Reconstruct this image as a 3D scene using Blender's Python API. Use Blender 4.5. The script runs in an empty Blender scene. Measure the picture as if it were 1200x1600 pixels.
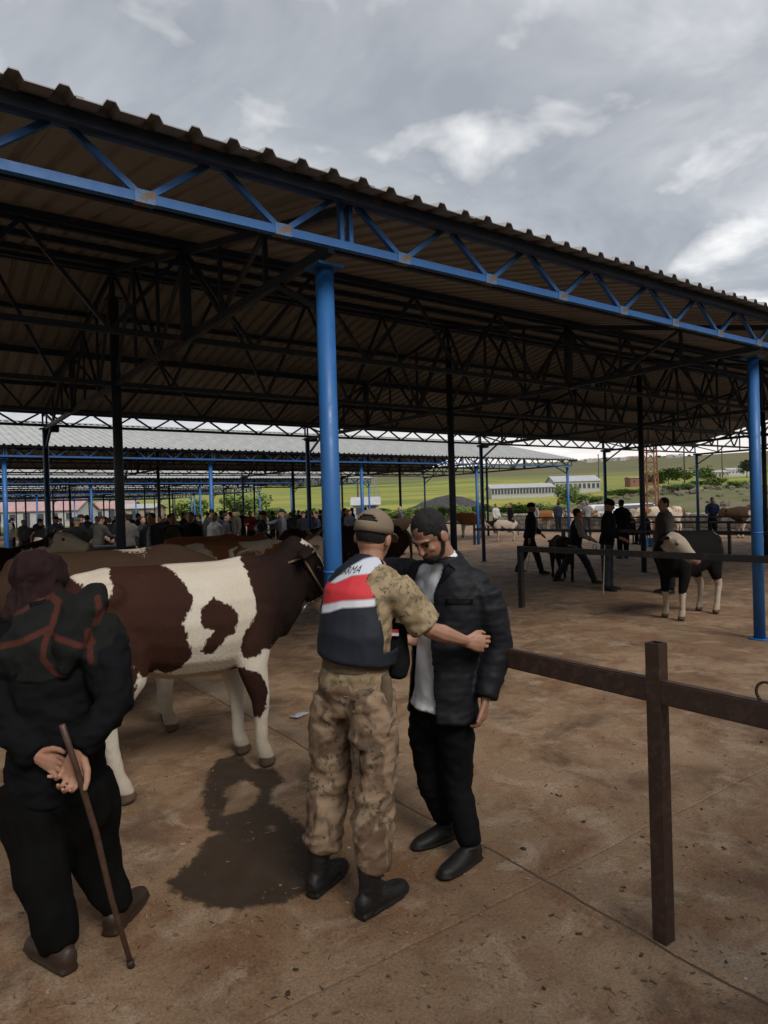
import bpy, bmesh, math, random
import numpy as np
from mathutils import Vector, Matrix, noise
from mathutils.bvhtree import BVHTree

# ------------------------------------------------------------------ scene, camera, sky, sun, exposure
scene = bpy.context.scene
COL = scene.collection
PI = math.pi
R = random.Random(7)
CAM_H = 1.7
FPX, PITCH, ROLL, YAW = 1063.53, -0.0065, 0.0295, 0.95

cam_d = bpy.data.cameras.new('camera'); cam = bpy.data.objects.new('camera', cam_d); COL.objects.link(cam)
cam_d.sensor_fit = 'VERTICAL'; cam_d.sensor_height = 24; cam_d.lens = FPX/1600*24
cam_d.clip_start = .05; cam_d.clip_end = 9000
VIEW = Matrix.Rotation(YAW-PI/2, 3, 'Z')        # the sheds run along world X, the view looks across them
cam.matrix_world = Matrix.Translation((0, 0, CAM_H)) @ VIEW.to_4x4() @ Matrix.Rotation(PI/2+PITCH, 4, 'X') @ Matrix.Rotation(-ROLL, 4, 'Z')
scene.camera = cam

SUN_EL, SUN_AZ = math.radians(42), math.radians(150)+PI/2-YAW      # azimuth clockwise from +Y; behind the camera, a little to the right
wd = bpy.data.worlds.new('World'); scene.world = wd; wd.use_nodes = True
N = wd.node_tree.nodes; L = wd.node_tree.links; N.clear()
def wn(t, **k):
    n = N.new(t)
    for a, b in k.items(): setattr(n, a, b)
    return n
out = wn('ShaderNodeOutputWorld'); bg = wn('ShaderNodeBackground'); bg.inputs[1].default_value = .1
sky = wn('ShaderNodeTexSky', sky_type='NISHITA', sun_disc=False, sun_elevation=SUN_EL, sun_rotation=SUN_AZ)
tc = wn('ShaderNodeTexCoord'); sep = wn('ShaderNodeSeparateXYZ'); L.new(tc.outputs['Generated'], sep.inputs[0])
zz = wn('ShaderNodeMath', operation='MAXIMUM'); L.new(sep.outputs[2], zz.inputs[0]); zz.inputs[1].default_value = 0
za = wn('ShaderNodeMath', operation='ADD'); L.new(zz.outputs[0], za.inputs[0]); za.inputs[1].default_value = .16
dx = wn('ShaderNodeMath', operation='DIVIDE'); dy = wn('ShaderNodeMath', operation='DIVIDE')
for d, k in ((dx, 0), (dy, 1)): L.new(sep.outputs[k], d.inputs[0]); L.new(za.outputs[0], d.inputs[1])
cmb = wn('ShaderNodeCombineXYZ'); L.new(dx.outputs[0], cmb.inputs[0]); L.new(dy.outputs[0], cmb.inputs[1])
def wnoise(scale, det, rough, dist, off):
    m = wn('ShaderNodeMapping'); L.new(cmb.outputs[0], m.inputs[0]); m.inputs['Location'].default_value = off
    n = wn('ShaderNodeTexNoise'); n.inputs['Scale'].default_value = scale; n.inputs['Detail'].default_value = det
    n.inputs['Roughness'].default_value = rough; n.inputs['Distortion'].default_value = dist
    L.new(m.outputs[0], n.inputs['Vector']); return n
def wramp(src, stops):
    r = wn('ShaderNodeValToRGB'); e = r.color_ramp.elements
    while len(e) < len(stops): e.new(.5)
    for el, (p, c) in zip(e, stops): el.position = p; el.color = (*c, 1) if len(c) == 3 else c
    L.new(src, r.inputs[0]); return r
n1 = wnoise(1.7, 5, .6, .5, (5.5, .4, 0))
base = wramp(n1.outputs[0], [(.34, (2.2, 2.33, 2.55)), (.5, (2.9, 3.03, 3.22)), (.64, (3.9, 4.0, 4.15))])
n2 = wnoise(4.2, 4, .5, .25, (5.5, 11.2, 0)); n3 = wnoise(1.6, 1, .5, 0, (11.2, 5.1, 0))
mul = wn('ShaderNodeMath', operation='MULTIPLY_ADD'); L.new(n3.outputs[0], mul.inputs[0]); mul.inputs[1].default_value = .45; L.new(n2.outputs[0], mul.inputs[2])
brk = wramp(mul.outputs[0], [(.77, (0, 0, 0)), (1.0, (.6, .6, .6))])
mx = wn('ShaderNodeMixRGB', blend_type='MIX'); L.new(brk.outputs[0], mx.inputs[0]); L.new(base.outputs[0], mx.inputs[1]); mx.inputs[2].default_value = (8.0, 7.9, 7.7, 1)
# pale warm band of clearer air low over the hills
hz = wramp(sep.outputs[2], [(0.03, (1, 1, 1)), (.16, (0, 0, 0))])
mh = wn('ShaderNodeMixRGB'); L.new(hz.outputs[0], mh.inputs[0]); L.new(mx.outputs[0], mh.inputs[1]); mh.inputs[2].default_value = (6.6, 6.1, 5.8, 1)
ms = wn('ShaderNodeMixRGB'); ms.inputs[0].default_value = .92; L.new(sky.outputs[0], ms.inputs[1]); L.new(mh.outputs[0], ms.inputs[2])
L.new(ms.outputs[0], bg.inputs[0]); L.new(bg.outputs[0], out.inputs[0])

wd.cycles.sampling_method = 'MANUAL'; wd.cycles.sample_map_resolution = 256
sd = bpy.data.lights.new('sun', 'SUN'); sd.energy = 1.5; sd.angle = math.radians(26); sd.color = (1, .95, .88)
sun = bpy.data.objects.new('sun', sd); COL.objects.link(sun)
sv = Vector((math.sin(SUN_AZ)*math.cos(SUN_EL), math.cos(SUN_AZ)*math.cos(SUN_EL), math.sin(SUN_EL)))
sun.rotation_euler = sv.to_track_quat('Z', 'Y').to_euler(); sun.location = (0, 0, 30)
vs = scene.view_settings; vs.view_transform = 'Standard'; vs.look = 'None'; vs.exposure = .8; vs.gamma = 1; vs.use_curve_mapping = False
scene.cycles.use_denoising = True; scene.cycles.adaptive_threshold = .02; scene.cycles.max_bounces = 4; scene.cycles.diffuse_bounces = 3; scene.cycles.glossy_bounces = 2
scene.cycles.caustics_reflective = scene.cycles.caustics_refractive = False

# ------------------------------------------------------------------ helpers
def G(u, v, z=0): return Vector((u, v, z))                       # along / across the sheds
FWD, RGT = VIEW @ Vector((0, 1, 0)), VIEW @ Vector((1, 0, 0))
def C(x, y, z=0): return VIEW @ Vector((x, y, z))               # metres right of / ahead of the camera
def at(x, y, d):                                                # world point seen at photo pixel (x, y), d metres ahead
    a, b = x-600, y-800; c, s = math.cos(ROLL), math.sin(ROLL)
    px, py = a*c-b*s, a*s+b*c
    c, s = math.cos(PITCH), math.sin(PITCH)
    r = Vector((px/FPX, c+py/FPX*s, s-py/FPX*c))
    return VIEW @ (r*(d/r.y)) + Vector((0, 0, CAM_H))
def ground_at(x, y):
    p = at(x, y, 1)-Vector((0, 0, CAM_H)); return p*(-CAM_H/p.z)+Vector((0, 0, CAM_H))

def tag(o, label=None, cat=None, group=None, kind=None):
    if label: o['label'] = label
    if cat: o['category'] = cat
    if group: o['group'] = group
    if kind: o['kind'] = kind
    return o
def empty(name, loc=(0, 0, 0), rz=0, parent=None):
    o = bpy.data.objects.new(name, None); COL.objects.link(o); o.location = loc; o.rotation_euler[2] = rz
    o.empty_display_size = .1
    if parent: o.parent = parent
    return o
def mesh_of(bm, name='mesh', smooth=False):
    m = bpy.data.meshes.new(name); bm.normal_update(); bm.to_mesh(m); bm.free()
    if smooth: m.polygons.foreach_set('use_smooth', [True]*len(m.polygons))
    return m
def obj(name, me, mat=None, parent=None, loc=None, rz=None, smooth=False, world=False):
    if isinstance(me, bmesh.types.BMesh): me = mesh_of(me, name, smooth)
    o = bpy.data.objects.new(name, me); COL.objects.link(o)
    if mat is not None and not me.materials: me.materials.append(mat)
    if parent is not None:
        o.parent = parent
        if world: o.matrix_parent_inverse = parent_world(parent).inverted()
    if loc is not None: o.location = loc
    if rz is not None: o.rotation_euler[2] = rz
    return o
def parent_world(p):
    m = Matrix.LocRotScale(p.location, p.rotation_euler, p.scale)
    return (parent_world(p.parent) @ p.matrix_parent_inverse @ m) if p.parent else m
def bar(bm, a, b, w, h=None, up=None):
    a, b = Vector(a), Vector(b); h = h or w
    t = (b-a).normalized(); up = Vector(up) if up else (Vector((0, 0, 1)) if abs(t.z) < .95 else Vector((0, 1, 0)))
    s = t.cross(up).normalized(); u = s.cross(t)
    vs_ = [bm.verts.new(p+s*(i*w/2)+u*(j*h/2)) for p in (a, b) for i, j in ((-1, -1), (1, -1), (1, 1), (-1, 1))]
    for f in ((3, 2, 1, 0), (4, 5, 6, 7), (0, 1, 5, 4), (1, 2, 6, 5), (2, 3, 7, 6), (3, 0, 4, 7)): bm.faces.new([vs_[i] for i in f])
def box(bm, lo, hi):
    a, b = Vector(lo), Vector(hi); c = (a+b)/2
    bar(bm, (a.x, c.y, c.z), (b.x, c.y, c.z), b.y-a.y, b.z-a.z)
def tube(bm, secs, lat=(1, 0, 0), n=12, cap=.7):
    """loft of elliptical sections (point, half width along lat, half depth) with rounded ends"""
    P = [Vector(s[0]) for s in secs]; rings = []
    def ring(p, t, a, b, lt):
        Lv = Vector(lt)-t*Vector(lt).dot(t)
        if Lv.length < 1e-4: Lv = t.orthogonal()
        Lv.normalize(); D = t.cross(Lv)
        return [bm.verts.new(p+Lv*(a*math.cos(k*2*PI/n))+D*(b*math.sin(k*2*PI/n))) for k in range(n)]
    for i, s in enumerate(secs):
        t = (P[min(i+1, len(P)-1)]-P[max(i-1, 0)]).normalized()
        a = s[1]; b = s[2] if len(s) > 2 and s[2] else a; lt = s[3] if len(s) > 3 else lat
        if i == 0 and cap:
            e = min(a, b)*cap
            rings.append(ring(P[0]-t*e, t, a*.35, b*.35, lt)); rings.append(ring(P[0]-t*e*.65, t, a*.78, b*.78, lt))
        rings.append(ring(P[i], t, a, b, lt))
        if i == len(secs)-1 and cap:
            e = min(a, b)*cap
            rings.append(ring(P[i]+t*e*.65, t, a*.78, b*.78, lt)); rings.append(ring(P[i]+t*e, t, a*.35, b*.35, lt))
    for r0, r1 in zip(rings, rings[1:]):
        for k in range(n): bm.faces.new((r0[k], r0[(k+1) % n], r1[(k+1) % n], r1[k]))
    bm.faces.new(rings[0][::-1]); bm.faces.new(rings[-1])
def pipe(bm, a, b, r, n=12):
    a, b = Vector(a), Vector(b); t = (b-a).normalized(); o = t.orthogonal().normalized(); q = t.cross(o)
    r0 = [bm.verts.new(a+o*(r*math.cos(k*2*PI/n))+q*(r*math.sin(k*2*PI/n))) for k in range(n)]
    r1 = [bm.verts.new(v.co+(b-a)) for v in r0]
    for k in range(n): f = bm.faces.new((r0[k], r0[(k+1) % n], r1[(k+1) % n], r1[k])); f.smooth = True
    bm.faces.new(r0[::-1]); bm.faces.new(r1)
def ball(bm, c, rx, ry=None, rz=None, seg=12, rot=None):
    m = Matrix.Translation(Vector(c)) @ (rot.to_4x4() if rot else Matrix()) @ Matrix.Diagonal((rx, ry or rx, rz or rx, 1))
    bmesh.ops.create_uvsphere(bm, u_segments=seg, v_segments=max(6, seg*2//3), radius=1, matrix=m)
def remesh(bm, voxel, smooth=4, name='m', factor=.5):
    """weld overlapping closed volumes into one continuous skin"""
    m = mesh_of(bm, name); o = bpy.data.objects.new('tmp', m); COL.objects.link(o)
    r = o.modifiers.new('r', 'REMESH'); r.mode = 'VOXEL'; r.voxel_size = voxel; r.use_smooth_shade = True
    if smooth: s = o.modifiers.new('s', 'SMOOTH'); s.factor = factor; s.iterations = smooth
    dg = bpy.context.evaluated_depsgraph_get(); dg.update()
    res = bpy.data.meshes.new_from_object(o.evaluated_get(dg), depsgraph=dg)
    bpy.data.objects.remove(o); bpy.data.meshes.remove(m); res.name = name
    res.polygons.foreach_set('use_smooth', [True]*len(res.polygons))
    return res
def coords(me):
    a = np.empty(len(me.vertices)*3, 'f'); me.vertices.foreach_get('co', a); return a.reshape(-1, 3)
def normals(me):
    a = np.empty(len(me.vertices)*3, 'f'); me.vertices.foreach_get('normal', a); return a.reshape(-1, 3)
def setco(me, c): me.vertices.foreach_set('co', c.astype('f').ravel()); me.update()
def wrinkle(me, amp, fr=(6, 6, 16), seed=0, ridge=True, mask=None):
    c = coords(me); nn = normals(me); d = np.empty(len(c))
    s = Vector((seed*3.7, seed*1.3, seed*2.1))
    for i, p in enumerate(c):
        q = Vector((p[0]*fr[0]+p[2]*fr[2]*.25, p[1]*fr[1], p[2]*fr[2]-p[0]*fr[0]*.3))+s
        v = noise.noise(q)
        if ridge: v = .55-abs(v)*2.2
        d[i] = v + .35*noise.noise(q*2.3)
    if mask is not None: d *= mask(c)
    setco(me, c+nn*(d*amp)[:, None]); return me
def attr(me, name, vals):
    a = me.attributes.get(name) or me.attributes.new(name, 'FLOAT', 'POINT'); a.data.foreach_set('value', np.asarray(vals, 'f'))
def sdf_poly(pts, poly):
    """signed distance of 2-D points to a polygon (negative inside)"""
    poly = np.asarray(poly, float); pts = np.asarray(pts, float)
    d = np.full(len(pts), 1e9); ins = np.zeros(len(pts), bool); n = len(poly)
    for i in range(n):
        a, b = poly[i], poly[(i+1) % n]; e = b-a; w = pts-a
        t = np.clip((w@e)/max(e@e, 1e-12), 0, 1); q = w-t[:, None]*e
        d = np.minimum(d, (q**2).sum(1))
        c = ((a[1] > pts[:, 1]) != (b[1] > pts[:, 1]))
        with np.errstate(divide='ignore', invalid='ignore'):
            xi = (b[0]-a[0])*(pts[:, 1]-a[1])/(b[1]-a[1]+1e-12)+a[0]
        ins ^= c & (pts[:, 0] < xi)
    return np.where(ins, -1, 1)*np.sqrt(d)
def dist_line(pts, line):
    line = np.asarray(line, float); d = np.full(len(pts), 1e9)
    for a, b in zip(line, line[1:]):
        e = b-a; w = pts-a; t = np.clip((w@e)/max(e@e, 1e-12), 0, 1); q = w-t[:, None]*e; d = np.minimum(d, (q**2).sum(1))
    return np.sqrt(d)

# ------------------------------------------------------------------ materials
class Mat:
    def __init__(s, name, rough=.7, metal=0., spec=None):
        s.m = bpy.data.materials.new(name); s.m.use_nodes = True; s.nt = s.m.node_tree; s.N = s.nt.nodes; s.L = s.nt.links
        s.b = s.N['Principled BSDF']; s.b.inputs['Roughness'].default_value = rough; s.b.inputs['Metallic'].default_value = metal
        if spec is not None: s.b.inputs['Specular IOR Level'].default_value = spec
        s.tc = s.N.new('ShaderNodeTexCoord')
    def n(s, t, **k):
        n = s.N.new(t)
        for a, b in k.items(): setattr(n, a, b)
        return n
    def noise(s, scale, det=4, rough=.55, dist=0, vec='Object', stretch=None, off=None):
        n = s.n('ShaderNodeTexNoise'); n.inputs['Scale'].default_value = scale; n.inputs['Detail'].default_value = det
        n.inputs['Roughness'].default_value = rough; n.inputs['Distortion'].default_value = dist
        src = s.pos() if vec == 'World' else s.tc.outputs[vec]
        if stretch or off:
            mp = s.n('ShaderNodeMapping'); s.L.new(src, mp.inputs[0])
            if stretch: mp.inputs['Scale'].default_value = stretch
            if off: mp.inputs['Location'].default_value = off
            src = mp.outputs[0]
        s.L.new(src, n.inputs['Vector']); return n.outputs[0]
    def pos(s): return s.n('ShaderNodeNewGeometry').outputs['Position']
    def attr(s, name): return s.n('ShaderNodeAttribute', attribute_name=name).outputs['Fac']
    def ramp(s, src, stops, interp='LINEAR'):
        r = s.n('ShaderNodeValToRGB'); r.color_ramp.interpolation = interp; e = r.color_ramp.elements
        while len(e) < len(stops): e.new(.5)
        for el, (p, c) in zip(e, stops):
            el.position = p; c = (c, c, c) if isinstance(c, (int, float)) else c; el.color = (*c, 1)
        s.L.new(src, r.inputs[0]); return r.outputs[0]
    def mix(s, f, a, b, mode='MIX'):
        m = s.n('ShaderNodeMixRGB', blend_type=mode)
        for i, v in enumerate((f, a, b)):
            if isinstance(v, (int, float)): m.inputs[i].default_value = v if i == 0 else (v, v, v, 1)
            elif isinstance(v, tuple): m.inputs[i].default_value = (*v, 1)
            else: s.L.new(v, m.inputs[i])
        return m.outputs[0]
    def math(s, op, a, b=0., c=None):
        m = s.n('ShaderNodeMath', operation=op)
        for i, v in enumerate((a, b) if c is None else (a, b, c)):
            if isinstance(v, (int, float)): m.inputs[i].default_value = v
            else: s.L.new(v, m.inputs[i])
        return m.outputs[0]
    def color(s, c):
        if isinstance(c, tuple): s.b.inputs['Base Color'].default_value = (*c, 1)
        else: s.L.new(c, s.b.inputs['Base Color'])
        return s
    def rough(s, c): s.L.new(c, s.b.inputs['Roughness']); return s
    def bump(s, h, strength=.3, dist=.01):
        b = s.n('ShaderNodeBump'); b.inputs['Strength'].default_value = strength; b.inputs['Distance'].default_value = dist
        s.L.new(h, b.inputs['Height']); s.L.new(b.outputs[0], s.b.inputs['Normal']); return s

def paint(name, c, wear=(.10, .05, .03), amt=.62, rough=.45, scale=9):
    m = Mat(name, rough); n = m.noise(scale, 6, .6); d = m.noise(2.2, 3)
    base = m.mix(d, tuple(x*.78 for x in c), tuple(min(1, x*1.2) for x in c))
    m.color(m.mix(m.ramp(n, [(amt, 0), (amt+.06, 1)]), base, wear)); m.rough(m.ramp(n, [(.3, rough-.08), (.7, rough+.2)]))
    m.bump(n, .12, .004); return m.m
def fabric(name, c, c2=None, sc=3, weave=True, rough=.85, var=.35, bump=.25):
    m = Mat(name, rough, spec=.08 if max(c) < .03 else .2); a = m.noise(sc, 5, .6)
    c2 = c2 or tuple(x*(1-var) for x in c)
    f = m.noise(220, 2); col = m.mix(m.ramp(a, [(.3, 0), (.7, 1)]), c2, c)
    m.color(m.mix(m.math('MULTIPLY', f, .35), col, tuple(x*.45 for x in c), 'MIX'))
    m.bump(m.math('ADD', m.math('MULTIPLY', m.noise(26, 5, .6), .8), m.math('MULTIPLY', f, .25)), bump, .006); return m.m
def plain(name, c, rough=.6, var=.2, sc=12, metal=0, bump=.1):
    m = Mat(name, rough, metal); n = m.noise(sc, 5)
    m.color(m.mix(m.ramp(n, [(.3, 0), (.7, 1)]), tuple(x*(1-var) for x in c), tuple(min(1, x*(1+var)) for x in c)))
    m.bump(n, bump, .005); return m.m
M = {}
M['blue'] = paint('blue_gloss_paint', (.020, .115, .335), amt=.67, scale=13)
M['blue_shaded'] = paint('blue_paint_shaded', (.018, .062, .17), amt=.6)  # rear steel: the front blue with shade put into the colour
M['navy'] = paint('blue_paint_deep_shade', (.016, .03, .062), amt=.6)  # same blue steel under the roof, its deep shade painted into the colour
M['rail'] = paint('rust_brown_rail', (.050, .026, .019), wear=(.075, .040, .027), amt=.52, rough=.5, scale=30)
M['dkrail'] = paint('dark_rail', (.018, .018, .02), amt=.60)
M['black'] = plain('black_plastic', (.012, .012, .013))
# ------------------------------------------------------------------ ground
m = Mat('dirty_concrete', .85)
P_ = m.pos()
big = m.noise(.55, 6, .62, .4, 'World'); med = m.noise(2.3, 7, .65, .6, 'World', off=(4, 2, 0)); fine = m.noise(34, 4, .7, 0, 'World'); grit = m.noise(150, 2, .6, 0, 'World')
c = m.mix(m.ramp(big, [(.36, 0), (.62, 1)]), (.245, .142, .072), (.43, .292, .176))
rd = m.ramp(med, [(.46, 0), (.64, 1)])
c = m.mix(m.math('MULTIPLY', rd, .9), c, (.20, .088, .035))
dk = m.ramp(m.noise(1.15, 7, .7, .9, 'World', off=(9, 5, 0)), [(.51, 0), (.64, 1)])
c = m.mix(m.math('MULTIPLY', dk, .75), c, (.095, .054, .029))
pale = m.ramp(m.noise(3.1, 7, .7, .5, 'World', off=(1, 9, 0)), [(.52, 0), (.66, 1)])
c = m.mix(m.math('MULTIPLY', pale, .6), c, (.54, .415, .295))
sp = m.ramp(m.noise(19, 4, .75, .3, 'World', off=(3, 3, 0)), [(.60, 0), (.67, 1)])
c = m.mix(m.math('MULTIPLY', sp, .75), c, (.075, .045, .03))
sxy = m.n('ShaderNodeSeparateXYZ'); m.L.new(P_, sxy.inputs[0])      # lime and mortar smeared along the old joint
jd = m.math('ABSOLUTE', m.math('ADD', m.math('SUBTRACT', sxy.outputs[0], 2.47), m.math('MULTIPLY', m.math('SUBTRACT', med, .5), .5)))
c = m.mix(m.math('MULTIPLY', m.ramp(jd, [(.04, 1), (.13, 0)]), m.ramp(big, [(.4, 0), (.6, .75)])), c, (.36, .30, .23))
c = m.mix(m.ramp(fine, [(.25, 0), (.8, .45)]), c, (.15, .092, .055))
gr = m.noise(78, 3, .75, 0, 'World'); c = m.mix(1., c, m.ramp(gr, [(.30, (.52, .50, .48)), (.5, (.98, .98, .98)), (.70, (1.0, 1.0, 1.0))]), 'MULTIPLY')
c = m.mix(m.ramp(gr, [(.58, 0), (.74, .5)]), c, (.48, .38, .28)); c = m.mix(m.ramp(grit, [(.3, .4), (.55, 0)]), c, (.09, .055, .033))
m.color(c); m.bump(m.math('ADD', m.math('MULTIPLY', fine, .6), m.math('ADD', m.math('MULTIPLY', grit, .25), med)), .35, .012)
m.rough(m.ramp(med, [(.3, .7), (.7, .95)])); M['concrete'] = m.m
m = Mat('joint_filler', .95); c = m.noise(12, 5, .6, 0, 'World'); m.color(m.mix(c, (.055, .037, .025), (.13, .09, .06))); m.bump(c, .5, .01); M['joint'] = m.m

# open country: one sheet to the horizon, flat by the market, rising to the hills
m = Mat('fields', .95, spec=.1)
w = m.noise(.0045, 3, .5, .2, 'World', stretch=(1, 3.2, 1)); w2 = m.noise(.02, 4, .6, .3, 'World', stretch=(.5, 2.2, 1))
c = m.ramp(w, [(.28, (.10, .145, .038)), (.40, (.175, .215, .05)), (.47, (.36, .325, .07)), (.53, (.19, .23, .055)), (.60, (.31, .295, .07)), (.74, (.15, .125, .075))])
c = m.mix(m.ramp(w2, [(.4, 0), (.75, .5)]), c, (.145, .185, .05))
c = m.mix(m.ramp(m.noise(.6, 5, .7, 0, 'World'), [(.4, 0), (.8, .4)]), c, (.07, .085, .03))
sx = m.n('ShaderNodeVectorMath', operation='LENGTH'); m.L.new(m.pos(), sx.inputs[0])
nearf = m.ramp(m.math('DIVIDE', m.math('ADD', sx.outputs['Value'], m.math('MULTIPLY', m.noise(.05, 4, .6, 0, 'World'), 40)), 300), [(.36, 1), (.52, 0)])
scr = m.ramp(m.noise(.16, 6, .7, .3, 'World'), [(.35, (.075, .105, .032)), (.5, (.13, .135, .06)), (.62, (.17, .14, .095)), (.75, (.10, .085, .06))])
c = m.mix(nearf, c, scr)
farf = m.ramp(m.math('DIVIDE', m.math('ADD', sx.outputs['Value'], m.math('MULTIPLY', m.noise(.004, 3, .5, 0, 'World'), 500)), 2400), [(.36, 0), (.46, 1)])
c = m.mix(m.math('MULTIPLY', farf, .85), c, m.mix(m.noise(.012, 5, .6, 0, 'World'), (.085, .095, .05), (.16, .135, .09)))
m.color(c); M['fields'] = m.m
def hgt(x, y):
    d = math.hypot(x, y); p = VIEW.transposed() @ Vector((x, y, 0)); ax, ay = p.x, p.y
    if ay < 20 and d < 400: return -.06
    ks = [(0, 0), (72, 0), (110, .5), (200, 4.2), (350, 9), (500, 15), (1000, 45), (1600, 92), (2200, 128), (2600, 132), (6000, 90)]
    for (a, ha), (b, hb) in zip(ks, ks[1:]):
        if d <= b: t = (d-a)/(b-a); h = ha+(hb-ha)*t; break
    else: h = 90
    # rubble bank on the right beyond the stone wall
    az = math.degrees(math.atan2(ax, ay))
    k = max(0, min(1, (az-14)/8))*max(0, min(1, (d-58)/22))
    if d < 260: h += k*2.6*min(1, (260-d)/120)
    amp = min(1, max(0, (d-72)/100)); 
    return h-.06+amp*(noise.noise(Vector((x*.012, y*.012, 0)))*min(2.2, d*.004)+noise.noise(Vector((x*.0013, y*.0013, 3)))*min(10, d*.0045))
bm = bmesh.new(); rs = [0, 3, 8, 16, 25, 33, 42, 50, 58, 66, 75, 88, 104, 125, 150, 180, 215, 260, 320, 390, 470, 570, 690, 830, 1000, 1200, 1450, 1750, 2100, 2400, 2700, 3200, 4200, 6000]
grid = []
for r in rs[1:]:
    grid.append([])
    for k in range(144):
        a = k*2*PI/144; x, y = r*math.sin(a), r*math.cos(a); grid[-1].append(bm.verts.new((x, y, hgt(x, y))))
c0 = bm.verts.new((0, 0, -.06))
for k in range(144): bm.faces.new((c0, grid[0][(k+1) % 144], grid[0][k]))
for g0, g1 in zip(grid, grid[1:]):
    for k in range(144): bm.faces.new((g0[k], g0[(k+1) % 144], g1[(k+1) % 144], g1[k]))
tag(obj('terrain', bm, M['fields'], smooth=True), 'green and yellow fields rising to low hills behind the market', kind='structure')

# market yard: concrete slabs with open joints over a filler bed
yard = empty('yard', (0, 0, 0)); tag(yard, 'dirty brown concrete yard of the cattle market', kind='structure')
bm = bmesh.new(); box(bm, (-34, -22, -.05), (47, 92, -.005)); obj('joint_bed', bm, M['joint'], yard)
us = [2.33+5.905*k for k in range(-6, 8)]; 
def slab(u0, u1, v0, v1, fine):
    bm = bmesh.new(); nu = max(2, int((u1-u0)/(.07 if fine else 1.5))); nv = max(2, int((v1-v0)/(.07 if fine else 1.5)))
    g = .007
    top = []
    def P(i, j):
        x = u0+(u1-u0)*i/nu; y = v0+(v1-v0)*j/nv
        if fine:
            wob = lambda t, s: noise.noise(Vector((t*1.7, s, 0)))*.035+noise.noise(Vector((t*7, s, 4)))*.010
            if i == 0: x += g+wob(y, u0*.7)+max(0, noise.noise(Vector((y*14, u0, 7))))*.012
            elif i == nu: x += -g+wob(y, u1*.7)
            if j == 0: y += .0012+wob(x, v0*.7+30)*.5
            elif j == nv: y += -.0012+wob(x, v1*.7+30)*.5
        else:
            x += (g if i == 0 else -g if i == nu else 0); y += (g if j == 0 else -g if j == nv else 0)
        return x, y
    edge = lambda i, j: i in (0, nu) or j in (0, nv)
    if fine:   # only a rim of fine cells and one big middle face
        V = {}
        ring = [(i, 0) for i in range(nu)]+[(nu, j) for j in range(nv)]+[(i, nv) for i in range(nu, 0, -1)]+[(0, j) for j in range(nv, 0, -1)]
        a = [bm.verts.new((*P(*r), -.003)) for r in ring]; b = [bm.verts.new((*P(*r), -.03)) for r in ring]
        cx, cy = (u0+u1)/2, (v0+v1)/2
        i_ = [bm.verts.new((v.co.x+(cx-v.co.x)*.012, v.co.y+(cy-v.co.y)*.012, 0)) for v in a]
        n = len(ring)
        for k in range(n):
            bm.faces.new((b[k], b[(k+1) % n], a[(k+1) % n], a[k])); bm.faces.new((a[k], a[(k+1) % n], i_[(k+1) % n], i_[k]))
        bm.faces.new(i_)
    else: box(bm, (u0+g, v0+g, -.03), (u1-g, v1-g, 0))
    return bm
vsplit = [-22, -9, -3.2, .4, 2.1, 4.4, 7.6, 10.8, 14.9, 20, 26, 32, 38, 50, 70, 92]
for iu, (u0, u1) in enumerate(zip(us, us[1:])):
    for v0, v1 in zip(vsplit, vsplit[1:]):
        fine = -4 < u0 < 9 and -3.3 <= v0 < 11
        obj('slab', slab(u0, u1, v0, v1, fine), M['concrete'], yard)

# ------------------------------------------------------------------ sheds
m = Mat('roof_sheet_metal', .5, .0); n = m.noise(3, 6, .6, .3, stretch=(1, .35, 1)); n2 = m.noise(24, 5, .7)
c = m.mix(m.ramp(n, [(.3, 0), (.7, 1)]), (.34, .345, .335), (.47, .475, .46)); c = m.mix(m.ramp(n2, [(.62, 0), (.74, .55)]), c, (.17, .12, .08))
gn = m.n('ShaderNodeSeparateXYZ'); m.L.new(m.n('ShaderNodeNewGeometry').outputs['Normal'], gn.inputs[0])      # underside a darker grey than the top
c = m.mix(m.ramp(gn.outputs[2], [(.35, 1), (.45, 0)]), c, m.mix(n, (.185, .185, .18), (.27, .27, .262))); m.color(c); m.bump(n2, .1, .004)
M['sheet'] = m.m
RIB = 5.905/28
YR, ZR, OV = 5.42, 5.08, .58                 # ridge position and height, front overhang
Z0, ZB, OB = 3.685, 3.82, .36                 # sheet height at the front and rear eave, rear overhang
def sheet_mesh(nr, side, L_):
    """trapezoid-ribbed sheet: x across the ribs, running from eave (y=0) up to the ridge"""
    bm = bmesh.new(); prof = []
    for k in range(nr):
        x = k*RIB; prof += [(x, 0), (x+RIB*.56, 0), (x+RIB*.66, .036), (x+RIB*.86, .036), (x+RIB*.96, 0)]
    prof.append((nr*RIB+.035, 0))
    y0, y1, Z0 = (-OV, YR, globals()['Z0']) if side > 0 else (10.82+OB, YR, ZB)
    T = []
    for (x, dz) in prof:
        T.append([bm.verts.new((x, y0, Z0+dz)), bm.verts.new((x, y1, ZR+dz)), bm.verts.new((x, y0, Z0+dz-.006)), bm.verts.new((x, y1, ZR+dz-.006))])
    for a, b in zip(T, T[1:]):
        bm.faces.new((a[0], b[0], b[1], a[1])); bm.faces.new((a[2], a[3], b[3], b[2])); bm.faces.new((a[0], a[2], b[2], b[0])); bm.faces.new((a[1], b[1], b[3], a[3]))
    bm.faces.new((T[0][0], T[0][1], T[0][3], T[0][2])); bm.faces.new((T[-1][0], T[-1][2], T[-1][3], T[-1][1]))
    if side < 0: bmesh.ops.reverse_faces(bm, faces=bm.faces)
    return mesh_of(bm, 'roof_sheet')
SH = {s: sheet_mesh(4, s, 0) for s in (1, -1)}
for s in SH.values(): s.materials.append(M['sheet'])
BAY = 5.905; ZC = 3.41
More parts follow.
